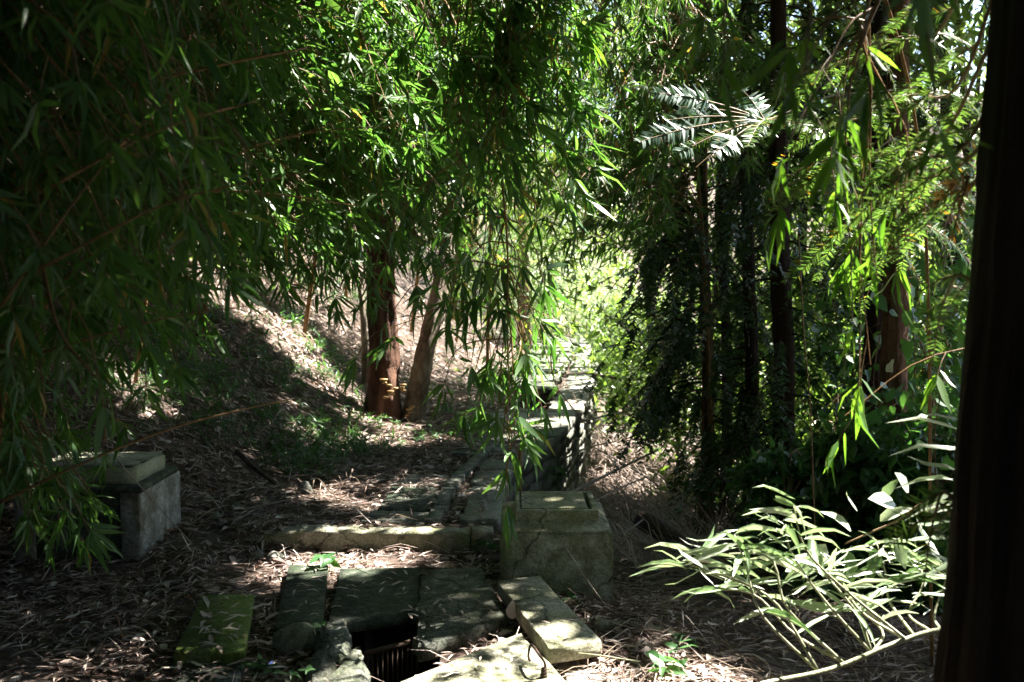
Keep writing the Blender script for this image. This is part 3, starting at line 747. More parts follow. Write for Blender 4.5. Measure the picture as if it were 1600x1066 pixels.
# unseen canopy added overhead for shade, with sun gaps, shared out among these trees
g = np.random.default_rng(5)
ncl = 7500
cc = np.c_[g.uniform(-6.5, 7.5, ncl), g.uniform(-5, 14.5, ncl), g.uniform(5.2, 9.5, ncl)]
ktop = cc[:, 2] > 1.6 + .30 * cc[:, 1] + .5
cc = cc[ktop]
per = 22
pos = np.repeat(cc, per, 0) + g.normal(0, .32, (len(cc) * per, 3)) * [1, 1, .6]
pos = pos[~sun_open(pos)]
dd = nrm(g.normal(0, 1, pos.shape) + [0, 0, -.4]); up = nrm(g.normal(0, .5, pos.shape) + [0, 0, 1])
keys = ['fore', 'red', 'pale', 'c1', 'c2', 'c3', 'c4', 'r1', 'r2']
bx = np.array([TREES[k][1][20][:2] for k in keys])
own = np.argmin(((pos[:, None, :2] - bx[None]) ** 2).sum(-1), 1)
for q, k in enumerate(keys):
    s = own == q; n = int(s.sum())
    if not n: continue
    t, pts = TREES[k]
    mb = MB(); mb.leaves(LANCE2, pos[s], dd[s], up[s], g.uniform(.22, .42, n), g.uniform(.07, .12, n))
    mb.build('crown', M['canopy'], t, kind='stuff')
    mb = MB()
    for w in range(9):
        tgt = pos[s][g.integers(n)]
        st = interp_path(pts, .72 + .25 * g.random())
        if st[2] < 1.6 + .32 * st[1]: continue
        if np.linalg.norm(tgt - st) > 7: continue
        mb.tube(limb_path(st, tgt, .4, 8, .05, w), np.linspace(.045, .012, 8), 5)
    mb.build('branch', M['bark_dark'], t, smooth=True)

# ------------------------------------------------------------------ bamboo
LEAFMESH = {}
def vary(T, k):
    v = T[0].copy(); b, dr, w = [(0, 1, 1), (.5, 1.9, .85), (-.7, .3, 1.1), (.25, 2.6, .75), (-.3, -.3, .95)][k]
    v[:, 2] = v[:, 2] * dr + .015 * (k - 2) * np.sin(v[:, 1] * 7) ; v[:, 0] = v[:, 0] * w + b * v[:, 1] ** 2
    return (v, T[1])
def leaf_mesh(kind, mat, var=0):
    if (kind, mat, var) not in LEAFMESH:
        T = vary({'lance': LANCE, 'ovate': OVATE, 'heart': HEART}[kind], var)
        mb = MB(); mb.leaves(T, np.zeros((1, 3)), np.array([[0, 1.0, 0]]), np.array([[0, 0, 1.0]]), [1], [1])
        LEAFMESH[(kind, mat, var)] = mb.mesh(kind + '_leaf', M[mat], smooth=True)
    return LEAFMESH[(kind, mat, var)]

def leaf_objects(root, kind, mat, pos, d, up, L, W, name='leaf'):
    off = np.asarray(WLOC[root.name])
    y = nrm(d); z = nrm(up - (up * y).sum(-1, keepdims=True) * y); x = np.cross(y, z)
    for k in range(len(pos)):
        o = bpy.data.objects.new(name, leaf_mesh(kind, mat, k % 5)); COL.objects.link(o); o.parent = root
        m = Matrix.Identity(4)
        for r_ in range(3):
            m[r_][0] = x[k, r_] * W[k]; m[r_][1] = y[k, r_] * L[k]; m[r_][2] = z[k, r_] * L[k]; m[r_][3] = pos[k, r_] - off[r_]
        o.matrix_basis = m

def split_leaves(root, mat, leaves, kind='lance', n_parts=0, T=LANCE, foliage='foliage', open_=True):
    """the largest-looking leaves become parts, the rest one foliage part"""
    pos, d, up, L, W = [np.concatenate(a) for a in zip(*leaves)]
    if open_:
        k = ~sun_open(pos); pos, d, up, L, W = pos[k], d[k], up[k], L[k], W[k]
    k = np.linalg.norm(pos - CAM, axis=1) > .75
    pos, d, up, L, W = pos[k], d[k], up[k], L[k], W[k]
    u, v, dep = project(pos + d * (L * .5)[:, None])
    vis = (u > 0) & (u < 1600) & (v > 0) & (v < 1066) & (dep > .3)
    size = np.where(vis, L / np.maximum(dep, .3), 0)
    idx = np.argsort(-size)[:n_parts]; idx = idx[size[idx] > 0]
    m = np.ones(len(pos), bool); m[idx] = False
    leaf_objects(root, kind, mat, pos[idx], d[idx], up[idx], L[idx], W[idx])
    if m.any():
        mb = MB(); ii_ = np.flatnonzero(m)
        for q in range(5): mb.leaves(vary(T, q), *[a_[ii_[q::5]] for a_ in (pos, d, up, L, W)])
        mb.build(foliage, M[mat], root, smooth=True, kind='stuff')

def spray(path, twigs, leaves, g, f0=.3, spacing=.09, tl=.16, leafL=.19, fan=7, droop=.35, pull=None):
    """twigs with fans of leaves along a branch"""
    n = max(2, int(np.linalg.norm(np.diff(path, axis=0), axis=1).sum() * (1 - f0) / spacing))
    for q in range(n):
        f = f0 + (1 - f0) * (q + g.random()) / n
        p = interp_path(path, f); tng = nrm(interp_path(path, min(1, f + .04)) - interp_path(path, f - .04))
        side = nrm(np.cross(tng, [0, 0, 1.0]) + 1e-6) * (1 if q % 2 else -1)
        last = q == n - 1
        td = nrm(tng * .8 + (0 if last else 1) * side * g.uniform(.3, 1.0) + np.array([0, 0, -droop]) + g.normal(0, .25, 3) + (0 if pull is None else pull))
        ln = tl * g.uniform(.5, 1.4)
        e = p + td * ln + [0, 0, -.02]
        twigs.tube([p, (p + e) / 2 + [0, 0, .01], e], [.0026, .002, .0012], 4, caps=False)
        k = int(g.integers(max(3, fan - 2), fan + 2))
        pn = nrm(np.array([0, 0, 1.0]) + g.normal(0, .45, 3)); sd_ = nrm(np.cross(td, pn))
        an = np.linspace(-1.25, 1.25, k) + g.normal(0, .12, k)
        dd = nrm(np.cos(an)[:, None] * td + np.sin(an)[:, None] * sd_ + g.normal(0, .1, (k, 3)) + [0, 0, -droop * 1.1])
        ps = e - td * (np.abs(an)[:, None] * .03 * g.random((k, 1)))
        L = leafL * g.uniform(.65, 1.2, k) * (1 - .12 * np.abs(an))
        leaves.append((ps, dd, nrm(pn + g.normal(0, .35, (k, 3))), L, L * g.uniform(.115, .16, k)))

def bamboo(label, ctrl, r0, targets, group, n_parts=0, leafL=.19, seed=0, droop=.35, fan=7, spacing=.09, f0=.3, mat='bamboo_leaf', pull=None, r1=.006, maxlen=2.6, shoots=None):
    g = np.random.default_rng(seed)
    ctrl = [np.array(c, float) for c in ctrl]; ctrl[0][2] = float(H(ctrl[0][0], ctrl[0][1])) - .03
    pts = spline(ctrl, 40)
    root = thing('bamboo', label, 'bamboo', ctrl[0], group)
    rad = np.linspace(r0, r1, 40); rad[::4] *= 1.18
    MB().tube(pts, rad, 8).build('culm', M['culm'], root, smooth=True)
    br = MB(); tw = MB(); leaves = []
    for tg in targets:
        tg = np.asarray(tg, float)
        dist = np.linalg.norm(pts - (tg + [0, 0, .3]), axis=1)
        i0 = int(np.argmin(dist))
        i0 = int(np.clip(i0 + g.integers(-2, 3), 4, 39))
        a = pts[i0]; Ln = np.linalg.norm(tg - a)
        if Ln > maxlen: continue
        p = limb_path(a, tg, .16 * Ln, 12, .03, int(g.integers(1e6)))
        br.tube(p, np.linspace(.0045, .0016, 12) * (1 if Ln < 1.2 else 1.25), 5, caps=False)
        spray(p, tw, leaves, g, f0 if Ln < 1.2 else max(f0, 1 - 1.1 / Ln), spacing, leafL=leafL, droop=droop, fan=fan, pull=pull)
    br.build('branch', M['culm'], root, smooth=True)
    for q in range(shoots[0] if shoots else 0):
        u0, v0, dd0 = g.uniform(*shoots[1]), g.uniform(*shoots[2]), g.uniform(*shoots[3])
        a_ = g.uniform(-1.25, -.15); ln_ = g.uniform(250, 520)
        ps_ = [at(u0, v0, dd0), at(u0 + ln_ * .5 * math.cos(a_), v0 + ln_ * .5 * math.sin(a_) + g.normal(0, 14), dd0 + .1), at(u0 + ln_ * math.cos(a_), v0 + ln_ * math.sin(a_) + ln_ * .12, dd0 + .25)]
        MB().tube(spline(ps_, 14), np.linspace(.0042, .0012, 14), 5).build('shoot', M['culm'], root, smooth=True)
    tw.build('twigs', M['twig'], root, kind='stuff')
    split_leaves(root, M_name(mat), leaves, n_parts=n_parts)
    return root
def M_name(m): return m

def region(n, us, vs, ds, g):
    return [at(g.uniform(*us), g.uniform(*vs), g.uniform(*ds)) for _ in range(n)]

g = np.random.default_rng(21)
GB = 'bamboo clump left of the path'
# near dark bamboo on the left
bamboo('bamboo nearest the camera with dark hand shaped leaf fans at far left', [(-1.9, 1.5, .3), (-1.75, 1.9, 1.7), (-1.35, 2.4, 2.9), (-.9, 2.9, 3.5)], .018,
       region(38, (-60, 330), (-20, 380), (2.3, 3.3), g) + region(12, (0, 230), (360, 540), (2.2, 3.0), g), GB, 160, .145, 31, .25, spacing=.07, shoots=(7, (-40, 200), (150, 560), (2.1, 2.8)))
bamboo('orange brown bamboo culm rising at the left edge behind dark leaves', [at(-60, 800, 3.6) * [1, 1, 0] + [0, 0, .1], at(8, 600, 3.5), at(70, 340, 3.4), at(150, 60, 3.4), at(330, -230, 3.6)], .013,
       region(56, (-40, 420), (-30, 350), (2.9, 4.0), g) + region(16, (0, 280), (330, 560), (2.9, 3.9), g), GB, 90, .145, 32, .2, spacing=.065, shoots=(9, (-30, 220), (150, 700), (2.8, 3.6)))
bamboo('slender bamboo leaning right across the dark upper left', [(-2.6, 4.6, .4), (-2.25, 4.4, 1.8), (-1.7, 4.3, 3.2), (-.9, 4.3, 4.2), (-.1, 4.3, 4.5)], .02,
       region(54, (120, 520), (-30, 310), (3.6, 5.0), g) + region(8, (180, 320), (310, 430), (3.6, 4.6), g) + region(12, (300, 540), (290, 390), (4.0, 4.9), g), GB, 90, .15, 33, .12, spacing=.065, shoots=(8, (80, 420), (60, 420), (3.3, 4.4)), pull=np.array([.2, 0, 0]))
bamboo('bamboo drooping low over the left plinth', [(-3.1, 3.5, .2), (-2.75, 3.6, 1.3), (-2.2, 3.9, 2.0), (-1.7, 4.1, 2.2)], .013,
       region(9, (0, 110), (580, 760), (3.2, 4.2), g) + region(7, (20, 130), (760, 840), (3.2, 3.9), g) + region(12, (60, 330), (400, 560), (3.4, 4.6), g) + region(3, (130, 210), (620, 690), (3.8, 4.4), g) + region(7, (20, 150), (690, 770), (3.9, 4.7), g), GB, 110, .145, 34, .25)
bamboo('arching bamboo whose bright leaf sprays hang over the path centre', [(-3.3, 5.7, .8), (-2.5, 5.1, 2.5), (-1.4, 4.7, 3.8), (-.3, 4.4, 4.2), (.25, 4.3, 4.0)], .02,
       region(40, (480, 780), (-20, 260), (3.9, 4.9), g) + region(24, (700, 830), (40, 270), (3.9, 4.6), g) + [at(u, v, 4.2) for u, v in [(865, 125), (870, 190), (870, 270), (855, 300), (850, 60), (830, 330), (850, 230), (845, 150)]],
       GB, 290, .17, 35, .0, pull=np.array([.6, 0, -.12]), fan=7, spacing=.08)
bamboo('bamboo with mid green sprays between the slender bamboo and the path', [(-3.4, 6.5, 1.2), (-2.5, 6.0, 2.8), (-1.3, 5.6, 3.8), (-.4, 5.3, 4.3), (.1, 5.2, 4.2)], .018,
       region(56, (380, 760), (-20, 330), (4.6, 6.0), g) + region(14, (470, 720), (300, 420), (4.6, 5.8), g) + region(8, (330, 520), (320, 420), (4.8, 5.8), g), GB, 120, .16, 36, .0, pull=np.array([.45, 0, -.12]), spacing=.085)
lo_t = [at(u, v, d) for u, v, d in [(770, 530, 4.5), (800, 555, 4.6), (740, 590, 4.5), (780, 630, 4.5), (785, 680, 4.5), (810, 715, 4.55), (850, 545, 4.6), (690, 580, 4.4), (640, 450, 4.5), (585, 520, 4.3), (690, 450, 4.5), (740, 460, 4.5), (820, 460, 4.6), (770, 410, 4.5), (800, 380, 4.5), (720, 390, 4.5), (650, 390, 4.6), (590, 400, 4.5), (760, 350, 4.5), (690, 340, 4.5), (800, 600, 4.45), (820, 640, 4.6), (770, 570, 4.4), (830, 590, 4.5), (790, 745, 4.5), (845, 430, 4.6), (870, 500, 4.7)]]
bamboo('bamboo with sprays hanging down in front of the dark drain opening', [(-3.2, 5.2, .6), (-2.5, 4.9, 2.0), (-1.5, 4.6, 3.1), (-.6, 4.5, 3.2), (-.15, 4.5, 2.5), (-.03, 4.5, 1.9), (-.02, 4.5, 1.3), (.0, 4.5, .85)], .012, lo_t, GB, 280, .18, 37, .3, spacing=.085, f0=.35, pull=np.array([.1, 0, 0]), r1=.002)
bamboo('bamboo farther up the bank behind the slender leaning bamboo', [(-3.6, 7.6, 2.2), (-3.0, 7.3, 3.4), (-2.2, 7.0, 4.3), (-1.2, 6.8, 4.7)], .02,
       region(50, (180, 620), (-20, 300), (5.6, 7.6), g) + region(16, (420, 700), (280, 430), (5.8, 7.6), g), GB, 40, .18, 38, .2, pull=np.array([.3, 0, 0]))
bamboo('bamboo at the top of the bank behind the red brown trunk', [(-3.0, 9.6, 2.0), (-2.5, 9.3, 3.6), (-1.6, 9.0, 4.8), (-.6, 8.8, 5.0)], .02,
       region(46, (380, 860), (-20, 280), (7.2, 9.5), g) + region(8, (450, 560), (280, 400), (8, 9), g), GB, 0, .18, 39, .2, mat='bamboo_far')
bamboo('dim feathery bamboo at the top centre behind the bright sprays', [(1.9, 9.2, -.7), (1.7, 9.0, 2.2), (1.3, 8.6, 4.3), (.7, 8.0, 5.0), (.2, 7.6, 4.8)], .02,
       region(90, (860, 1180), (-40, 260), (6.8, 9.5), g) + region(44, (850, 1020), (220, 385), (7.3, 9.6), g), GB, 0, .16, 40, .3)
bamboo('bamboo with green sprays drooping over the bank in front of the two trunks', [(-2.9, 7.6, 1.0), (-2.5, 7.3, 2.4), (-1.8, 7.0, 3.4), (-1.0, 6.8, 3.6), (-.4, 6.7, 3.2)], .016,
       region(34, (330, 560), (230, 410), (5.9, 7.3), g) + region(34, (540, 760), (200, 400), (5.9, 7.2), g) + [at(u, v, 6.6) for u, v in [(420, 440), (470, 430), (560, 450), (640, 440), (700, 450), (380, 430), (350, 420), (510, 440), (600, 430), (670, 420), (450, 400), (530, 400)]], GB, 60, .18, 44, .2, pull=np.array([.25, 0, -.05]))
# blurred bamboo hanging from above at the right
bamboo('blurred bamboo spray hanging from above close to the dark trunk', [(1.5, .2, .0), (1.45, .6, 1.5), (1.25, 1.0, 2.5), (.95, 1.3, 2.75), (.6, 1.45, 2.55)], .012,
       [at(u, v, d) for u, v, d in [(1250, -20, 1.5), (1330, 20, 1.4), (1400, 10, 1.4), (1440, 0, 1.45), (1260, 60, 1.6), (1340, 110, 1.5), (1130, -60, 1.6), (1430, 60, 1.5), (1110, -20, 1.7)]],
       'bamboo hanging at the right', 120, .115, 41, .5, fan=6, spacing=.12, f0=.5, mat='bamboo_bright')
bamboo('yellow green backlit bamboo twigs hanging between conifer and dark trunk', [(2.1, 3.4, -.1), (2.0, 3.3, 1.6), (1.7, 3.15, 2.6), (1.25, 3.0, 2.7), (1.0, 2.9, 2.3)], .009,
       [at(u, v, d) for u, v, d in [(1215, 300, 2.7), (1330, 400, 2.9), (1370, 440, 3.0), (1345, 610, 3.2), (1320, 650, 3.3), (1400, 360, 3), (1290, 250, 2.8), (1260, 170, 2.7), (1360, 570, 3.2), (1230, 60, 2.8), (1320, 90, 2.9)]],
       'bamboo hanging at the right', 120, .15, 42, .5, fan=5, spacing=.16, f0=.6, mat='bamboo_bright')
bamboo('few backlit bamboo leaves dangling at the top centre of the view', [(1.9, 4.4, -.1), (1.7, 4.3, 2.4), (1.0, 4.2, 3.6), (.45, 4.1, 3.3), (.35, 4.1, 3.0)], .008,
       [at(u, v, 4.1) for u, v in [(900, 0), (940, 5), (960, 10)]], 'bamboo hanging at the right', 30, .16, 43, .7, fan=5, spacing=.2, f0=.7, mat='bamboo_bright')
# long bare stems crossing the dark left side
for lab, pts_ in [('thin orange stem slanting across the dark bamboo at upper left', [at(-20, 235, 2.6), at(150, 150, 2.6), at(330, 105, 2.7), at(480, 75, 2.9)]),
                  ('thin orange stem slanting low over the left plinth', [at(-10, 790, 3.2), at(150, 715, 3.3), at(300, 660, 3.5), at(460, 622, 3.8)]),
                  ('thin horizontal stem arching across the left bamboo at mid height', [at(180, 330, 3.4), at(280, 305, 3.5), at(400, 300, 3.7), at(560, 322, 4.2)]),
                  ('thin stem drooping behind the hand shaped leaf fans', [at(55, 340, 2.5), at(70, 430, 2.4), at(95, 520, 2.4), at(150, 590, 2.4)])]:
    mb = MB(); mb.tube(spline(pts_, 16), np.linspace(.006, .003, 16), 5)
    tag(mb.build('bamboo_cane', M['culm'], smooth=True), lab, 'bamboo', 'bare bamboo stems')

# ------------------------------------------------------------------ conifers: hanging dark sprays and bright boughs
def frond(stem, need, a, d, ln, droop, g, nl=.045, nw=.005, sp=.0042, n=10, ang=.95, r=.003, face=None, hang=0.0):
    t = np.linspace(0, 1, n)[:, None]
    p = np.asarray(a) + nrm(d) * ln * t + np.array([0, 0, -1.0]) * droop * ln * t ** 2
    stem.tube(p, np.linspace(r, r * .4, n), 4, caps=False)
    k = int(ln / sp)
    f = np.sort(g.random(k)) * .97 + .03
    ps = interp_path(p, f); tg = nrm(np.gradient(p, axis=0)); ts = interp_path(tg, f)
    sd_ = nrm(np.cross(ts, [0, 0, 1.0] if face is None else face) + 1e-6); un = np.cross(sd_, ts)
    s = np.where(np.arange(k) % 2 == 0, 1, -1)[:, None]
    dd = nrm(ts * math.cos(ang) + sd_ * s * math.sin(ang) + un * g.normal(.12, .2, (k, 1)) + g.normal(0, .08, (k, 3)) + [0, 0, -hang])
    tip = 1 - .5 * np.clip((f - .7) / .3, 0, 1)
    need.append((ps, dd, nrm(un + g.normal(0, .25, (k, 3))), nl * g.uniform(.8, 1.15, k) * tip, nw * g.uniform(.8, 1.2, k)))
    return p

def needles_build(root, need, mat, name='needles'):
    pos, d, up, L, W = [np.concatenate(a) for a in zip(*need)]
    k = ~sun_open(pos); pos, d, up, L, W = pos[k], d[k], up[k], L[k], W[k]
    mb = MB(); mb.leaves(NEEDLE, pos, d, up, L, W); mb.build(name, M[mat], root, kind='stuff')

g = np.random.default_rng(77)
for key, nb, zr, ln_ in [('c1', 105, (.2, 4.4), 1.05), ('c2', 50, (-.2, 5.2), 1.25), ('c3', 56, (-.5, 4.6), .9), ('c4', 52, (-.5, 4.6), .85), ('r1', 20, (1.8, 4.2), .8)]:
    t, pts = TREES[key]
    stem = MB(); need = []
    for q in range(nb):
        z = g.uniform(*zr); k = int(np.argmin(np.abs(pts[:, 2] - z))); a = pts[k].copy(); a[2] = z
        az = g.uniform(0, 2 * math.pi)
        if key == 'c1' and g.random() < .7: az = g.uniform(2.2, 4.3)
        hd = np.array([math.cos(az), math.sin(az), g.uniform(-.1, .25)])
        Lb = ln_ * g.uniform(.5, 1.15) * (1.0 if z > .6 else .75)
        tt = np.linspace(0, 1, 9)[:, None]
        p = a + nrm(hd) * Lb * tt + np.array([0, 0, -.75 * Lb]) * tt ** 2
        stem.tube(p, np.linspace(.010, .003, 9), 4, caps=False)
        for w in range(int(9 * Lb) + 2):
            f = g.uniform(.2, 1)
            o_ = interp_path(p, f); dr = nrm(np.array([math.cos(az) * .4, math.sin(az) * .4, -.9]) + g.normal(0, .4, 3))
            frond(stem, need, o_, dr, g.uniform(.2, .46), .15, g, .065, .019, .014, 4, r=.003)
    stem.build('hanging_twigs', M['bark_dark'], t, kind='stuff')
    needles_build(t, need, 'conifer')

def bough(root, pts_, nf, fl, seed, nl=.04, nw=.0055, spread=1.0, droop=.5, up_=0.0, f0=.25, sub=0):
    g = np.random.default_rng(seed)
    p = spline(pts_, 18); stem = MB(); need = []
    stem.tube(p, np.linspace(.006, .0025, 18), 6)
    tg = nrm(np.gradient(p, axis=0))
    for q in range(nf):
        f = f0 + (1 - f0) * (q + .6) / nf
        a = interp_path(p, f); t_ = interp_path(tg, f); sd_ = nrm(np.cross(t_, [0, 0, 1.0])) * (1 if q % 2 else -1)
        frond(stem, need, a, nrm(t_ * .7 + sd_ * spread * g.uniform(.5, 1.1) + [0, 0, up_] + g.normal(0, .12, 3)), fl * g.uniform(.6, 1.1), droop, g, nl, nw, face=nrm([g.normal(0, .3), -.8, .6]))
    frond(stem, need, p[-1], tg[-1], fl * .9, droop, g, nl, nw)
    frond(stem, need, p[4], p[-1] - p[4], np.linalg.norm(p[-1] - p[4]), 0.05, g, nl, nw)
    o = stem.build('bough', M['twig'], root, smooth=True)
    pos, d, up, L, W = [np.concatenate(a) for a in zip(*need)]
    k = np.linalg.norm(pos - CAM, axis=1) > .9
    mb = MB(); mb.leaves(NEEDLE, pos[k], d[k], up[k], L[k], W[k]); mb.build('needles', M['fir_light'], o, kind='stuff')

tf, pf = TREES['fore']
def fore_at(z): return interp_path(pf, np.interp(z, pf[:, 2], np.linspace(0, 1, len(pf))))
for k, (z0, ends, nf, fl) in enumerate([
        (2.15, [(1500, 235, 2.5), (1400, 235, 3.1), (1300, 250, 3.6)], 9, .30), (2.5, [(1500, 130, 2.8), (1420, 150, 3.5), (1330, 190, 4.1)], 9, .34),
        (1.95, [(1510, 300, 2.6), (1450, 330, 3.0), (1390, 390, 3.3)], 8, .28), (2.3, [(1490, 190, 2.9), (1440, 240, 3.4), (1420, 330, 3.8)], 8, .3),
        (1.55, [(1500, 430, 2.5), (1480, 460, 2.7), (1470, 490, 2.8)], 4, .16), (2.8, [(1480, 30, 3.0), (1400, 60, 3.8), (1290, 110, 4.4)], 8, .36),
        (1.0, [(1480, 770, 2.3), (1462, 800, 2.5), (1455, 830, 2.55)], 4, .14), (2.0, [(1500, 260, 2.7), (1420, 290, 3.5), (1330, 350, 3.9)], 8, .3)]):
    bough(tf, [fore_at(z0) + [-.15, .1, 0]] + [at(*e) for e in ends], nf, fl, 300 + k)
M['fir_dead'] = leaf_mat('fir_dead', [(.4, .17, .03), (.52, .26, .06), (.42, .34, .07)], trans_gain=(1.3, 1.1, .6), trans=.35, rough=.4)
st_, nd_ = MB(), []; gd = np.random.default_rng(350)
for k, e in enumerate([(1462, 300, 2.55), (1478, 335, 2.5), (1470, 275, 2.6), (1490, 345, 2.5)]):
    a = at(1515, 275, 2.45); b = at(*e); frond(st_, nd_, a, b - a, np.linalg.norm(b - a) * 1.1, .3, gd, .035, .005, .004, 8, .7, .003)
o = st_.build('bough', M['twig'], tf, smooth=True); o['label'] = 'dying orange bough beside the dark trunk'; needles_build(o, nd_, 'fir_dead')
tr, pr = TREES['r2']
def r2_at(z): return interp_path(pr, np.interp(z, pr[:, 2], np.linspace(0, 1, len(pr))))
bough(tr, [r2_at(2.9), at(1300, 150, 5.6), at(1220, 180, 4.9), at(1195, 188, 4.6)], 5, .4, 321, nl=.06, nw=.008, spread=1.3, droop=.25, f0=.7)
for k, e in enumerate([(1022, 155, 4.5), (1015, 228, 4.4), (1130, 252, 4.3), (1060, 185, 4.7), (1110, 270, 4.5), (1045, 205, 4.55), (1150, 150, 4.8), (1080, 250, 4.4)]):
    st_, nd_ = MB(), []
    a = at(1195, 188, 4.6); b = at(*e)
    frond(st_, nd_, a, b - a + [0, 0, .12], np.linalg.norm(b - a) * 1.05, .16, np.random.default_rng(330 + k), .085, .012, .0045, 12, 1.05, .004, face=nrm([0, -.9, .5]), hang=.25)
    o = st_.build('bough', M['twig'], tr, smooth=True); needles_build(o, nd_, 'fir_pale')
for k, (z0, ends) in enumerate([(3.4, [(1330, 80, 6.2), (1240, 120, 5.8)]), (2.6, [(1330, 260, 6.0), (1250, 280, 5.6)]), (2.2, [(1330, 340, 6.2), (1290, 390, 6.0)]), (2.5, [(1460, 250, 6.2), (1490, 300, 6)]), (3.2, [(1460, 120, 6.0), (1500, 150, 5.7)])]):
    bough(tr, [r2_at(z0)] + [at(*e) for e in ends], 9, .36, 340 + k, nl=.05, nw=.007)

# ------------------------------------------------------------------ background
def bg_tree(name, label, x, y, h, r, n, L, W, seed, mat='far_leaf', group=None, lean=(0, 0), droop=.5, low=.25, bark='bark_fir', wide=1.0, clumps=9):
    g = np.random.default_rng(seed)
    z0 = float(H(x, y)); base = np.array([x, y, z0]); top = base + [lean[0], lean[1], h]
    t = thing(name, label, 'tree' if 'tree' in name else ('bamboo' if 'bamboo' in name else 'shrub'), base, group)
    tr_ = spline([base - [0, 0, .2], base + (top - base) * .4 + g.normal(0, .15, 3), base + (top - base) * .9], 12)
    MB().tube(tr_, np.linspace(r, r * .3, 12), 8, .04).build('trunk', M[bark], t, smooth=True)
    mb = MB(); lim = MB()
    for k in range(clumps):
        f = low + (1 - low) * (k + g.random()) / clumps
        c = base + (top - base) * f; a = g.uniform(0, 6.283); rr = wide * h * .2 * (1.15 - .6 * f) * g.uniform(.3, 1.1)
        cc = c + [math.cos(a) * rr, math.sin(a) * rr, 0]
        lim.tube(limb_path(interp_path(tr_, min(1, f * .9)), cc, .2, 6, .06, k), np.linspace(r * .3, .01, 6), 5, caps=False)
        s = wide * h * .13 * g.uniform(.7, 1.3)
        leaf_cloud(mb, cc, (s * 1.2, s * 1.2, s * .85), max(6, n // (clumps * 12)), 12, L, W, droop=droop, spread=s * .22, seed=seed * 31 + k)
    lim.build('limb', M[bark], t, smooth=True)
    mb.build('crown', M[mat], t, kind='stuff')
    return t

g = np.random.default_rng(88)
ORDN = ['leftmost', 'second', 'third', 'fourth', 'fifth', 'sixth', 'seventh', 'eighth', 'ninth', 'tenth', 'eleventh', 'twelfth', 'thirteenth', 'fourteenth', 'fifteenth', 'sixteenth', 'seventeenth', 'eighteenth', 'nineteenth', 'twentieth']
def nth(lst, k):
    return ORDN[sorted(range(len(lst)), key=lambda q: lst[q][0]).index(k)]
G1 = 'bamboo and trees on the left bank'
L1 = [(60, 9, 6.5), (170, 11, 7), (290, 12, 7.5), (400, 13, 7.5), (470, 11.5, 6.5), (540, 15, 8), (640, 16, 8.5), (710, 18, 9), (330, 16, 8), (230, 15, 8), (120, 14, 8), (760, 14, 6.5)]
for k, (u, d, h) in enumerate(L1):
    p = at(u, 440, d)
    bg_tree('bamboo', nth(L1, k) + ' feathery bamboo from the left farther up the left bank', p[0], p[1], h, .028, 3800, .2, .03, 400 + k, 'bamboo_far', G1, (g.normal(.5, .4), g.normal(0, .4)), .7, .12, 'culm', 1.0, 10)
G2 = 'sunlit trees beyond the end of the path'
L2 = [(700, 28, 13), (790, 32, 14), (1010, 27, 12), (1060, 33, 15), (960, 38, 16), (880, 44, 17), (600, 30, 14), (820, 23, 11.5), (480, 33, 14), (740, 40, 15)]
for k, (u, d, h) in enumerate(L2):
    p = at(u, 440, d)
    bg_tree('tree', nth(L2, k) + ' tall sunlit tree from the left beyond the end of the path', p[0], p[1], h, .16, 5200, .3, .06, 430 + k, 'far_leaf', G2, (g.normal(0, .6), 0), .5, .28 if u > 780 and u < 1000 else .12, 'bark_fir', 1.0, 12)
G3 = 'leafy trees behind the dark conifers'
L3 = [(1040, 15, 8), (1100, 18, 9.5), (1180, 15.5, 8.5), (1260, 18, 9), (1330, 15, 8), (1420, 17, 9), (1490, 14, 8), (1560, 13, 7.5), (1450, 11, 8), (1545, 10, 7.5), (1245, 13, 8.5), (1300, 12, 8.5), (1395, 13, 9), (1500, 12.5, 9), (1120, 14, 9), (1230, 24, 12), (1380, 25, 12), (1500, 22, 11), (1140, 26, 13)]
for k, (u, d, h) in enumerate(L3):
    p = at(u, 440, d)
    bg_tree('tree', nth(L3, k) + ' leafy green tree from the left behind the dark hanging conifers', p[0], p[1], h, .1, 4600, .17 if d < 20 else .25, .055 if d < 20 else .08, 450 + k, 'far_leaf', G3, (g.normal(0, .4), 0), .4, .06, 'bark_dark', 1.05, 12)
G4 = 'sunlit shrubs at the end of the path'
L4 = [(830, 27, 2.6), (870, 29, 2.2), (915, 30, 2.6), (955, 28, 2.4), (985, 25, 2.2), (850, 34, 4.2), (910, 36, 4.4), (800, 25, 2.6), (1000, 27, 2.4)]
for k, (u, d, h) in enumerate(L4):
    p = at(u, 500, d)
    bg_tree('shrub', nth(L4, k) + ' low shrub from the left where the path ends, clearing glow painted into its leaves', p[0], p[1], h, .04, 5200, .11, .04, 480 + k, 'pale_leaf', G4, (0, 0), .1, .1, 'twig', 1.9, 8)
G6 = 'unseen shade trees added around the viewer'  # out of view, added to keep skylight off the shaded side
for k, (x_, y_, h) in enumerate([(-4.2, -2.6, 8.5), (-1.2, -4.2, 9), (2.4, -3.6, 9), (5.2, -1.2, 9), (-5.6, 1.2, 8), (-5.8, 4.0, 7), (6.2, 2.8, 8.5), (-3.2, .4, 7), (-8.5, 7.5, 7), (-4.4, 1.8, 7.5), (-5.2, 5.6, 6.5), (-2.2, -1.8, 7.5)]):
    bg_tree('tree', 'unseen dense leafy tree added around the viewing point for shade', x_, y_, h, .12, 7000, .34, .13, 520 + k, 'canopy', G6, (0, 0), .4, .06, 'bark_dark', 1.25, 12)
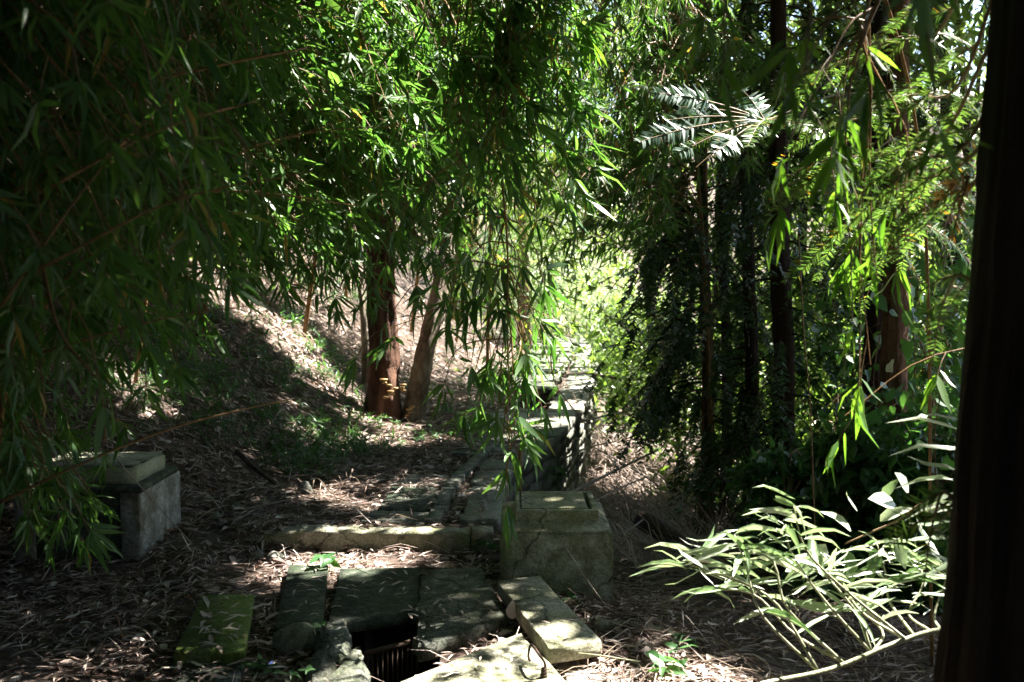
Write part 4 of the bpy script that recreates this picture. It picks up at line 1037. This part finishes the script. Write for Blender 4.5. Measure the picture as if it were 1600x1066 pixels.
# understory in front of the conifers' back and right of it
G5 = 'shrubs in the ravine'
L5 = [(1290, 10.5, 2.9), (1340, 9.2, 2.4), (1240, 12.5, 3.0), (1170, 13, 2.6), (1060, 13.5, 2.4), (1010, 16.5, 2.2), (1450, 8.2, 2.6), (1500, 9, 3.2), (1420, 11, 3.2), (1330, 6.0, 1.0), (1420, 5.95, 1.1), (1240, 6.7, .9), (1475, 6.2, 1.2)]
for k, (u, d, h) in enumerate(L5):
    p = at(u, 600, d)
    bg_tree('shrub', nth(L5, k) + ' leafy ravine shrub from the left among the dark conifers', p[0], p[1], h, .03, 2600, .10, .05, 500 + k, 'vine_leaf' if d < 10 else 'far_leaf', G5, (0, 0), .25, .05, 'twig', 1.5, 9)

# ------------------------------------------------------------------ heart-leaved vines
def vine(label, pts_, n, seed, size=.085, spread=.10, mat='vine_leaf', kind='heart', T=HEART, parts=70):
    g = np.random.default_rng(seed); p = spline(pts_, 24)
    t = thing('climbing_vine', label, 'vine', p[0], 'vines at the right')
    MB().tube(p, np.linspace(.005, .002, 24), 5).build('stem', M['twig'], t, smooth=True)
    f = g.random(n); ps = interp_path(p, f) + g.normal(0, spread, (n, 3))
    d = nrm(g.normal(0, .6, (n, 3)) + [0, -.3, -.8]); up = nrm(np.array([0, -.7, .6]) + g.normal(0, .45, (n, 3)))
    L = size * g.uniform(.6, 1.3, n)
    st = MB()
    for k in range(n):
        st.tube([interp_path(p, float(f[k])), ps[k]], [.0015, .001], 3, caps=False)
    st.build('leaf_stalks', M['twig'], t, kind='stuff')
    split_leaves(t, mat, [(ps, d, up, L, L * g.uniform(.7, .9, n))], kind, parts, T, open_=False)
vine('heart leaved vine climbing the right side of the orange brown trunk', [at(1425, 860, 6.5), at(1420, 700, 6.5), at(1430, 550, 6.5), at(1410, 420, 6.6), at(1420, 330, 6.6)], 70, 601)
vine('heart leaved vine across the dark trunk beside the brown one', [at(1370, 860, 6.9), at(1385, 740, 6.7), at(1365, 600, 7.0), at(1380, 480, 6.9), at(1360, 380, 7)], 44, 602)
vine('leafy vine curtain between the brown trunk and the dark foreground trunk', [at(1470, 820, 5.6), at(1460, 690, 5.5), at(1475, 560, 5.5), at(1455, 430, 5.6), at(1480, 330, 5.6)], 70, 603, .09, .13)
vine('leafy vine hanging left of the dark trunk pair', [at(1310, 850, 7.5), at(1300, 700, 7.4), at(1320, 560, 7.4), at(1290, 430, 7.5)], 60, 604, .08, .16)
for lab, pts_ in [('long thin orange vine hanging straight down right of the dark conifers', [at(1248, 370, 5.2), at(1256, 520, 5.2), at(1266, 640, 5.2), at(1274, 860, 5.2)]),
                  ('thin dark vine dangling from the bamboo sprays over the path', [at(840, 440, 5.5), at(858, 540, 5.6), at(868, 600, 5.7), at(905, 650, 5.9)]),
                  ('thin wiry vine trailing down at the top centre', [at(895, 20, 5.5), at(940, 90, 5.6), at(975, 160, 5.6), at(990, 220, 5.6)])]:
    mb = MB(); mb.tube(spline(pts_, 20), .0035, 5)
    tag(mb.build('hanging_vine', M['culm'], smooth=True), lab, 'vine', 'hanging vine stems')

# ------------------------------------------------------------------ sunlit shrub at the bottom right
g = np.random.default_rng(91)
t = thing('shrub', 'sunlit shrub with narrow leaves painted white as if burnt out by sun at the bottom right', 'shrub', (1.75, 3.55, -.1))
main = spline([at(1560, 985, 3.4), at(1470, 985, 3.45), at(1400, 1005, 3.45), at(1300, 1045, 3.4), at(1200, 1066, 3.3), at(1120, 1085, 3.2)], 26)
MB().tube(main, np.linspace(.012, .006, 26), 8).build('stem', M['shrub_leaf'] if False else M['cap_pale'], t, smooth=True)
MB().tube(spline([(1.75, 3.55, -.15), (1.8, 3.5, .2), main[0]], 8), .017, 8).build('stem', M['cap_pale'], t, smooth=True)
lv = []; bm_ = MB()
tips = [(main[16], (1190, 960), (1165, 880), (1150, 845)), (main[14], (1230, 950), (1200, 870), (1090, 870)), (main[12], (1290, 940), (1240, 870), (1225, 820)), (main[12], (1340, 960), (1290, 900), (1270, 890)),
        (main[9], (1350, 960), (1320, 920), (1300, 880)), (main[8], (1390, 940), (1385, 900), (1370, 850)), (main[6], (1420, 960), (1440, 920), (1440, 890)), (main[16], (1210, 940), (1130, 900), (1070, 880)),
        (main[12], (1380, 990), (1350, 960), (1320, 950)), (main[5], (1460, 960), (1480, 900), (1470, 880)), (main[9], (1330, 930), (1260, 860), (1240, 790)), (main[14], (1240, 990), (1180, 930), (1110, 920))]
for k, (a, m1, m2, e) in enumerate(tips):
    d0 = 3.45 + g.uniform(-.15, .3)
    p = spline([a, at(*m1, d0 + .05), at(*m2, d0 + .12), at(*e, d0 + .15)], 14)
    bm_.tube(p, np.linspace(.006, .003, 14), 5)
    for f, n in [(.35, 1), (.5, 2), (.65, 2), (.78, 3), (.9, 4), (1.0, 6)]:
        c = interp_path(p, f)
        for q in range(n):
            az = g.uniform(0, 6.283)
            if g.random() < .45: az = g.choice([0.1, 3.0]) + g.normal(0, .4)
            dd = np.array([math.cos(az), math.sin(az) * .7, g.uniform(-.35, .75)])
            L = g.uniform(.07, .23)
            lv.append((c[None] + g.normal(0, .01, (1, 3)), nrm(dd)[None], nrm(np.array([[0, -.25, 1]]) + g.normal(0, .3, (1, 3))), np.array([L]), np.array([L * g.uniform(.08, .15)])))
bm_.build('branch', M['cap_pale'], t, smooth=True)
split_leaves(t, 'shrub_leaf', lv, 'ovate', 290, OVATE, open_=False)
# broad-leaved twig above it
t = thing('shrub', 'broad leaved twig reaching in from the dark trunk above the sunlit shrub', 'shrub', (1.95, 3.9, -.2))
p = spline([(1.95, 3.9, -.25), (1.93, 3.85, .35), at(1470, 790, 3.8), at(1400, 815, 3.8), at(1320, 850, 3.8)], 24)
MB().tube(p, np.linspace(.009, .003, 24), 6).build('stem', M['twig'], t, smooth=True)
lv = []
for u, v, L, du, dv in [(1290, 850, .16, -.5, -.6), (1325, 860, .14, .1, -1), (1365, 855, .15, 0, -1), (1400, 850, .10, .3, -.8), (1330, 830, .13, -.6, .5), (1375, 815, .13, .5, .5), (1400, 790, .15, -.8, .5), (1420, 770, .13, -.4, .8), (1340, 800, .12, -.5, .7), (1445, 800, .14, .5, .3), (1380, 780, .1, .2, .9), (1270, 870, .14, -.8, -.2)]:
    lv.append((at(u, v, 3.8 + g.uniform(-.1, .1))[None], nrm(np.array([[du, -.25, dv]])), nrm(np.array([[.1, -.7, .7]]) + g.normal(0, .2, (1, 3))), np.array([L]), np.array([L * .48])))
split_leaves(t, 'shrub_leaf', lv, 'ovate', 40, OVATE, open_=False)
# long pale leaves poking out at the trunk
t = thing('shrub', 'plant with long pale strap leaves poking out beside the dark trunk', 'shrub', (1.62, 3.05, -.1))
MB().tube(spline([(1.62, 3.05, -.15), (1.6, 3.05, .5), (1.55, 3.0, 1.2)], 8), .008, 6).build('stem', M['twig'], t, smooth=True)
lv = []
for u, v, L, du, dv in [(1510, 700, .22, -1, .05), (1500, 672, .2, -1, .4), (1490, 750, .16, -1, .1), (1495, 735, .15, -1, .25), (1490, 790, .14, -1, .0), (1490, 815, .13, -1, -.1), (1490, 840, .16, -1, .0), (1500, 655, .12, -1, .2), (1495, 880, .14, -1, .4), (1490, 905, .14, -1, .25), (1490, 770, .14, -1, -.35)]:
    lv.append((at(u, v, 2.95 + g.uniform(-.1, .1))[None], nrm(np.array([[du, .1, dv]])), nrm(np.array([[.1, -.3, .9]]) + g.normal(0, .15, (1, 3))), np.array([L]), np.array([L * .16])))
split_leaves(t, 'shrub_leaf', lv, 'lance', 40, LANCE, open_=False)

# ------------------------------------------------------------------ small plants
def seedling(label, u, v, h, n, seed, size=.06, spread=.07, z=None, kind='ovate', group=None):
    g = np.random.default_rng(seed); b = gh(u, v) if z is None else gz(u, v, z)
    t = thing('seedling', label, 'plant', b, group)
    mb = MB(); lv = []
    for k in range(max(2, n // 5)):
        e = b + [g.normal(0, spread), g.normal(0, spread), h * g.uniform(.6, 1.1)]
        p = spline([b - [0, 0, .02], (b + e) / 2 + g.normal(0, .01, 3), e], 6); mb.tube(p, [.0022] * 6, 4, caps=False)
        m = 5; an = g.uniform(0, 6.28) + np.arange(m) * 1.3
        L = size * g.uniform(.6, 1.2, m)
        lv.append((interp_path(p, g.uniform(.5, 1, m)), nrm(np.c_[np.cos(an), np.sin(an), g.uniform(-.2, .4, m)]), nrm(np.array([0, -.2, 1]) + g.normal(0, .3, (m, 3))), L, L * .55))
    mb.build('stem', M['weed'], t)
    split_leaves(t, 'weed', lv, kind, 60, OVATE, open_=False)
seedling('blue green seedling on the far end of the narrow dark slab', 516, 898, .10, 10, 701, .085, .04, .03)
seedling('small weed beside the pale rock and dark slab', 492, 990, .07, 12, 702, .05, .05, .06)
seedling('tiny seedling at the corner of the mossy green slab', 398, 1048, .06, 10, 703, .05, .06, .03)
seedling('seedling growing under the pale rock', 460, 1060, .05, 15, 704, .055, .08, .04)
seedling('weed growing at the kerb end against the square plinth', 756, 868, .09, 8, 705, .06, .03, .02)
seedling('small weed at the foot of the square plinth behind the tilted slab', 890, 952, .07, 8, 706, .07, .04, .0)
seedling('bright green weed in front of the pale leaning trunk', 655, 690, .14, 30, 707, .07, .16)
seedling('bright weed between pale trunk and hanging bamboo spray', 745, 650, .16, 20, 708, .08, .12)
seedling('bright yellow green weed at the foot of the wall behind the plinth', 872, 770, .3, 20, 709, .12, .08, -.3)
seedling('sunlit weed at the bottom edge left of the sunlit shrub', 1045, 1052, .10, 20, 710, .08, .08)
seedling('leafy weed on the slope below the round pale stone', 1065, 1010, .06, 10, 711, .05, .06)
seedling('green weed growing up the wall side in the ravine', 935, 690, .3, 30, 712, .10, .12)
seedling('leafy weed climbing beside the far end of the wall', 925, 625, .35, 30, 713, .13, .2)
# low bamboo grass on the bank
def clump(label, spots, n, seed, L=.10, W=.012, h=.16, mat='weed', group=None):
    g = np.random.default_rng(seed)
    P = np.array([gh(u, v) for u, v in spots])
    t = thing('weed_clump', label, 'plant', P.mean(0), group)
    ctr = P[g.integers(len(P), size=n)] + g.normal(0, .16, (n, 3)) * [1, 1, 0]
    ctr[:, 2] = H(ctr[:, 0], ctr[:, 1]) + h * g.random(n) + .01
    pos = np.repeat(ctr, 6, 0); m = len(pos)
    d = nrm(g.normal(0, .7, (m, 3)) + [.25, -.35, .1]); up = nrm(g.normal(0, .4, (m, 3)) + [0, 0, 1])
    s = g.uniform(.6, 1.2, m)
    mb = MB(); mb.leaves(LANCE, pos, d, up, L * s, W * s); mb.build('foliage', M[mat], t, kind='stuff')
    st = MB()
    for c in ctr[::2]: st.tube([[c[0], c[1], float(H(c[0], c[1])) - .02], c], [.0018, .0012], 3, caps=False)
    st.build('stems', M['weed'], t, kind='stuff')
clump('thick patch of green bamboo grass on the bank left of the trees', [(430, 700), (460, 720), (490, 690), (520, 700), (500, 730), (540, 700), (560, 715), (480, 740), (450, 680), (530, 680), (580, 712)], 330, 721)
clump('sparse bright weeds in the sunlit leaf litter up the bank', [(430, 590), (460, 600), (450, 570), (480, 600), (440, 620), (400, 560)], 90, 722, .09, .014)
clump('dim straggly grass on the shaded bank above the left plinth', [(250, 600), (310, 640), (350, 610), (220, 640), (330, 680), (270, 560), (380, 650), (300, 600)], 220, 723, .13, .012, .2)
clump('short weeds around the foot of the two trunks', [(600, 675), (660, 690), (700, 650), (720, 640), (690, 620), (560, 660)], 90, 724, .08, .016, .08)
clump('green shoots on the bank below the bamboo', [(480, 450), (510, 470), (530, 440), (450, 430), (560, 480)], 150, 725, .14, .016, .25)

# ------------------------------------------------------------------ ravine: dead stalks, poles, log
g = np.random.default_rng(95)
mb = MB(); n = 9000
x = g.uniform(.2, 3.6, n); y = g.uniform(6.0, 16, n); k = x > xw(y) + .05; x, y = x[k], y[k]; n = len(x)
ps = np.c_[x, y, H(x, y) + .04 + .1 * g.random(n)]
az = g.normal(2.3, .9, n)
d = nrm(np.c_[np.cos(az), np.sin(az), g.normal(.22, .32, n)])
mb.leaves(BLADE, ps, d, nrm(g.normal(0, .4, (n, 3)) + [0, -.3, 1]), g.uniform(.2, .9, n), g.uniform(.005, .014, n))
o = mb.build('dry_stalks', M['dead_grass_pale'], kind='stuff'); tag(o, 'pale tangle of dry bamboo stalks down in the ravine', 'dead grass')
mb = MB(); n = 2200
x = g.uniform(.3, 2.2, n); y = g.uniform(3.4, 6.5, n); ps = np.c_[x, y, H(x, y) + .015 + .03 * g.random(n)]
az = g.uniform(0, 6.28, n); d = nrm(np.c_[np.cos(az), np.sin(az), g.normal(.03, .1, n)])
mb.leaves(BLADE, ps, d, nrm(g.normal(0, .4, (n, 3)) + [0, 0, 1]), g.uniform(.06, .35, n), g.uniform(.002, .007, n))
o = mb.build('dry_stalks', M['dead_grass'], kind='stuff'); tag(o, 'dark dead grass and thin stalks right of the square plinth', 'dead grass')
for lab, a, b, r, m_ in [('pale dead bamboo pole slanting up from behind the square plinth', (880, 776, 8.2), (1028, 703, 9.6), .014, 'wood_dead'),
                         ('thin pale dead stick above the slanting pole', (876, 719, 9.5), (962, 690, 10.5), .010, 'wood_dead'),
                         ('crooked pale branch lying low in the ravine grass', (900, 800, 7.6), (1010, 745, 8.6), .009, 'wood_dead'),
                         ('thin bent stalk arching over the ravine grass', (930, 700, 9.8), (1075, 790, 8.4), .006, 'wood_dead'),
                         ('short thick dead branch near the foot of the wall', (905, 660, 10.6), (1000, 640, 11.5), .012, 'wood_dead'),
                         ('thin dead stick leaning against the dark log', (955, 840, 6.6), (1005, 812, 7.3), .009, 'wood_dead'),
                         ('white dry stalk lying across the pale beige slab', (862, 1018, 4.0), (1000, 1034, 3.95), .0035, 'cap_pale'),
                         ('bent dry stalk rising in front of the square plinth', (880, 850, 4.7), (958, 962, 4.55), .0025, 'wood_dead'),
                         ('orange bamboo stub standing behind the square plinth', (812, 782, 6.4), (813, 700, 6.4), .017, 'culm'),
                         ('dark dead branch lying in the shaded litter of the bank', (370, 705, 6.9), (430, 755, 6.6), .02, 'wood_log'),
                         ('brown dead stick at the end of the paving slabs', (640, 745, 7.6), (695, 752, 7.3), .014, 'wood_log'),
                         ('short broken stick on the litter near the wall edge', (703, 836, 5.95), (722, 805, 6.3), .008, 'wood_log'),
                         ('thin twig stuck in the litter in front of the left plinth', (180, 715, 5.0), (300, 850, 5.3), .003, 'wood_dead'),
                         ('upright broken twig left of the narrow dark slab', (418, 995, 4.6), (417, 945, 4.62), .007, 'wood_log')]:
    a, b = at(*a), at(*b); m1 = (a + b) / 2 + rng.normal(0, .02, 3) * (np.linalg.norm(b - a))
    q = MB(); q.tube(spline([a, m1, b], 10), np.linspace(r, r * .75, 10), 7); tag(q.build('dead_stick', M[m_], smooth=True), lab, 'stick', 'dead sticks')
a, b = at(1003, 812, 7.4), at(1092, 872, 6.9)
q = MB(); q.tube(spline([a, (a + b) / 2 + [0, 0, .015], b], 14), np.linspace(.075, .06, 14), 14, .05); tag(q.build('log', M['wood_log'], smooth=True), 'dark rotting log slanting below the dark conifers', 'log')
a, b = gh(930, 985), gh(1085, 1015)
q = MB(); q.tube(spline([a + [0, 0, .02], (a + b) / 2 + [0, .02, .04], b + [0, 0, .03]], 14), np.linspace(.03, .022, 14), 10, .06); tag(q.build('log', M['conc_green'], smooth=True), 'mossy fallen branch right of the tilted slab', 'log')

n = 1500
x = g.uniform(-4.6, -.6, n); y = g.uniform(6.2, 13, n); k = x < xf(y) + .5; x, y = x[k], y[k]; n = len(x)
az = g.normal(-.4, .7, n); e_ = .1; d2 = np.c_[np.cos(az), np.sin(az)]
dz = (H(x + d2[:, 0] * e_, y + d2[:, 1] * e_, False) - H(x, y, False)) / e_
mb = MB(); mb.leaves(BLADE, np.c_[x, y, H(x, y, False) + .03 + .04 * g.random(n)], nrm(np.c_[d2, dz + g.normal(.03, .12, n)]), nrm(g.normal(0, .4, (n, 3)) + [0, 0, 1]), g.uniform(.1, .7, n), g.uniform(.004, .012, n))
o = mb.build('dry_stalks', M['dead_grass'], kind='stuff'); tag(o, 'scattered dry stalks and twigs on the leaf covered bank', 'dead grass')
clump('bright fern like shoots on the sunlit upper bank', [(380, 440), (420, 470), (350, 430), (470, 520), (500, 560), (330, 500), (400, 520)], 120, 726, .11, .018, .14)
clump('straggly weeds beside the sapling stem', [(530, 560), (500, 600), (545, 620), (520, 590)], 60, 727, .1, .014, .12)
# bracket fungi on the two trunks
def fungus(label, u, v, d, n, seed, w=.042):
    g = np.random.default_rng(seed); c = at(u, v, d)
    t = thing('bracket_fungus', label, 'fungus', c, 'bracket fungi')
    for k in range(n):
        p = c + [g.normal(0, .035), g.normal(0, .012), (k - n / 2) * .03]
        th = np.linspace(math.pi, 2 * math.pi, 9); r = w * g.uniform(.6, 1.1)
        e = np.c_[np.cos(th) * r, np.sin(th) * r * .8, np.zeros(9)]
        mb = MB(); v_ = np.vstack([p + e + [0, 0, 0], p + e * .9 + [0, 0, .012], p + e * .8 + [0, 0, -.01]])
        kk = np.arange(8)
        mb.add(v_, np.stack([kk, kk + 1, kk + 10, kk + 9], -1), np.stack([kk + 18, kk + 19, kk + 1, kk], -1), (np.arange(9) + 9)[None], (np.arange(9)[::-1] + 18)[None])
        mb.build('bracket', M['fungus'], t)
fungus('stacked tan bracket fungi on the right side of the red brown trunk', 606, 605, b_red[1] - .2, 7, 801)
fungus('yellow bracket fungi low on the pale leaning trunk', 640, 640, b_pale[1] - .2, 4, 802)
fungus('small orange bracket fungi between the two trunks', 632, 604, b_pale[1] - .12, 3, 803, .035)

# ------------------------------------------------------------------ leaf litter
g = np.random.default_rng(97)
def litter(n, xr, yr, Lr, lift=.012, mask=None):
    x = g.uniform(*xr, n); y = g.uniform(*yr, n)
    k = np.ones(n, bool)
    k &= ~((x > PIT[0] - .02) & (x < PIT[1] + .02) & (y > PIT[2]) & (y < PIT[3]))
    k &= ~((x > HOLE[0]) & (x < HOLE[1]) & (y > HOLE[2]) & (y < HOLE[3]))
    if mask is not None: k &= mask(x, y)
    k &= (lump(x * 1.7 + 5, y * 1.9) + .7 * lump(x * 4.1, y * 4.7 + 2) + g.normal(0, .55, n)) > -.75
    x, y = x[k], y[k]; n = len(x); e = .03
    z = H(x, y, False)
    nx = -(H(x + e, y, False) - z) / e; ny = -(H(x, y + e, False) - z) / e
    nn = nrm(np.c_[np.clip(nx, -1.2, 1.2), np.clip(ny, -1.2, 1.2), np.ones(n)])
    az = g.uniform(0, 6.283, n); d = np.c_[np.cos(az), np.sin(az), np.zeros(n)]
    d = nrm(d - (d * nn).sum(-1, keepdims=True) * nn + nn * g.normal(.09, .12, (n, 1)))
    up = nrm(nn + g.normal(0, .22, (n, 3)))
    L = g.uniform(*Lr, n) * np.where(g.random(n) < .25, .6, 1)
    return np.c_[x, y, z + lift * (.4 + 1.6 * g.random(n))], d, up, L, L * g.uniform(.08, .17, n)
mb = MB()
for args in [(27000, (-3.4, 1.3), (3.3, 6.2), (.035, .115), .012, lambda x, y: x < .9), (28000, (-3.6, .9), (5.8, 9.0), (.04, .12), .014, lambda x, y: x < xw(y)),
             (21000, (-4.6, 1.2), (8.0, 14), (.07, .18), .02, lambda x, y: x < xw(y)), (9000, (-9, -2.6), (5.5, 16), (.08, .2), .02, None), (5000, (-2, 2.2), (14, 26), (.1, .25), .02, lambda x, y: x < xw(y) - .4),
             (2600, (.5, 2.4), (3.2, 5.2), (.05, .14), .016, None), (9000, (.1, 6), (6, 16), (.08, .2), .03, lambda x, y: x > xw(y))]:
    mb.leaves(LANCE2, *litter(*args))
for args in [(1500, (-3.4, 1.3), (3.3, 6.2), (.04, .09), .02, lambda x, y: x < .9), (1700, (-3.6, .9), (5.8, 9.5), (.05, .1), .02, lambda x, y: x < xw(y))]:
    a_ = list(litter(*args)); a_[4] = a_[3] * g.uniform(.3, .55, len(a_[3])); mb.leaves(OVATE, *a_)
for args in [(700, (-3.4, 1.3), (3.3, 6.2), (.1, .4), .03, lambda x, y: x < .9), (900, (-3.6, .9), (5.8, 10), (.1, .5), .03, lambda x, y: x < xw(y))]:
    a_ = list(litter(*args)); a_[4] = g.uniform(.003, .007, len(a_[3])); mb.leaves(BLADE, *a_)
o = mb.build('leaf_litter', M['litter'], kind='stuff'); tag(o, 'dry brown bamboo leaves carpeting the ground', 'leaf litter')

# single fallen leaves on the slabs
dry = {}
def fallen(pts, z, label, group, L=(.05, .12), seed=0, mat='litter_pale', up=None, zf=None):
    g = np.random.default_rng(seed)
    for u, v in pts:
        p = gz(u, v, z); az = g.uniform(0, 6.28); Ln = g.uniform(*L)
        me = leaf_mesh('lance', mat)
        o = bpy.data.objects.new('fallen_leaf', me); COL.objects.link(o)
        o.location = (p[0], p[1], p[2] + .004); o.rotation_euler = (g.normal(0, .03) + .19, g.normal(0, .08), az); o.scale = (Ln * .2, Ln, Ln)
        tag(o, label, 'leaf', group)
g = np.random.default_rng(98)
fallen([(g.uniform(310, 385), g.uniform(965, 1012)) for _ in range(22)] + [(g.uniform(320, 390), g.uniform(935, 970)) for _ in range(8)], .104, 'dry leaf lying on the bright mossy green slab', 'leaves on the mossy slab', (.05, .13), 901)
fallen([(g.uniform(440, 500), g.uniform(890, 975)) for _ in range(16)], .08, 'dry leaf lying on the narrow dark slab', 'leaves on the narrow dark slab', (.04, .10), 902)
fallen([(g.uniform(535, 650), g.uniform(892, 950)) for _ in range(18)], .075, 'dry leaf lying on the wide slab over the pit', 'leaves on the wide slab', (.03, .10), 903)
fallen([(g.uniform(670, 760), g.uniform(900, 980)) for _ in range(9)], .09, 'dry leaf lying on the rough grey slab', 'leaves on the grey slab', (.03, .07), 904)
fallen([(815, 925), (870, 935), (872, 990), (880, 1000), (860, 975), (905, 985), (848, 950)], .162, 'dry leaf lying on the tilted greenish slab', 'leaves on the tilted slab', (.03, .08), 905)
fallen([(742, 1045), (800, 1035), (750, 1035), (690, 1060), (660, 1055)], .165, 'dry leaf lying on the slab with the iron ring', 'leaves on the ring slab', (.03, .08), 906)
fallen([(g.uniform(275, 365), g.uniform(1036, 1064)) for _ in range(22)], .06, 'dry leaf covering the half buried slab', 'leaves on the buried slab', (.05, .12), 907)
fallen([(g.uniform(640, 700), g.uniform(940, 968)) for _ in range(12)], .10, 'curled dead leaf heaped at the corner of the rough grey slab', 'leaves at the grey slab corner', (.04, .09), 908)
fallen([(g.uniform(570, 690), g.uniform(745, 812)) for _ in range(30)], .16, 'dry leaf lying on the paving slabs of the path', 'leaves on the paving', (.04, .11), 909)
p = gz(800, 968, .09)
mb = MB(); mb.leaves(OVATE, np.array([p + [0, 0, .0]]), np.array([[.05, .35, 1.0]]), np.array([[0, -1.0, .3]]), [.085], [.06])
tag(mb.build('fallen_leaf', M['litter'], smooth=True), 'reddish brown leaf standing upright against the tilted slab', 'leaf')
p = gh(415, 1052)
mb = MB(); mb.add(np.array([(0, 0, .01), (.02, .005, .012), (.024, .05, .03), (.004, .055, .028), (.012, .03, .04)]) + p, [(0, 1, 4), (1, 2, 4), (2, 3, 4), (3, 0, 4)])
tag(mb.build('litter_scrap', M['blue']), 'small blue plastic scrap in the litter by the mossy slab', 'scrap')
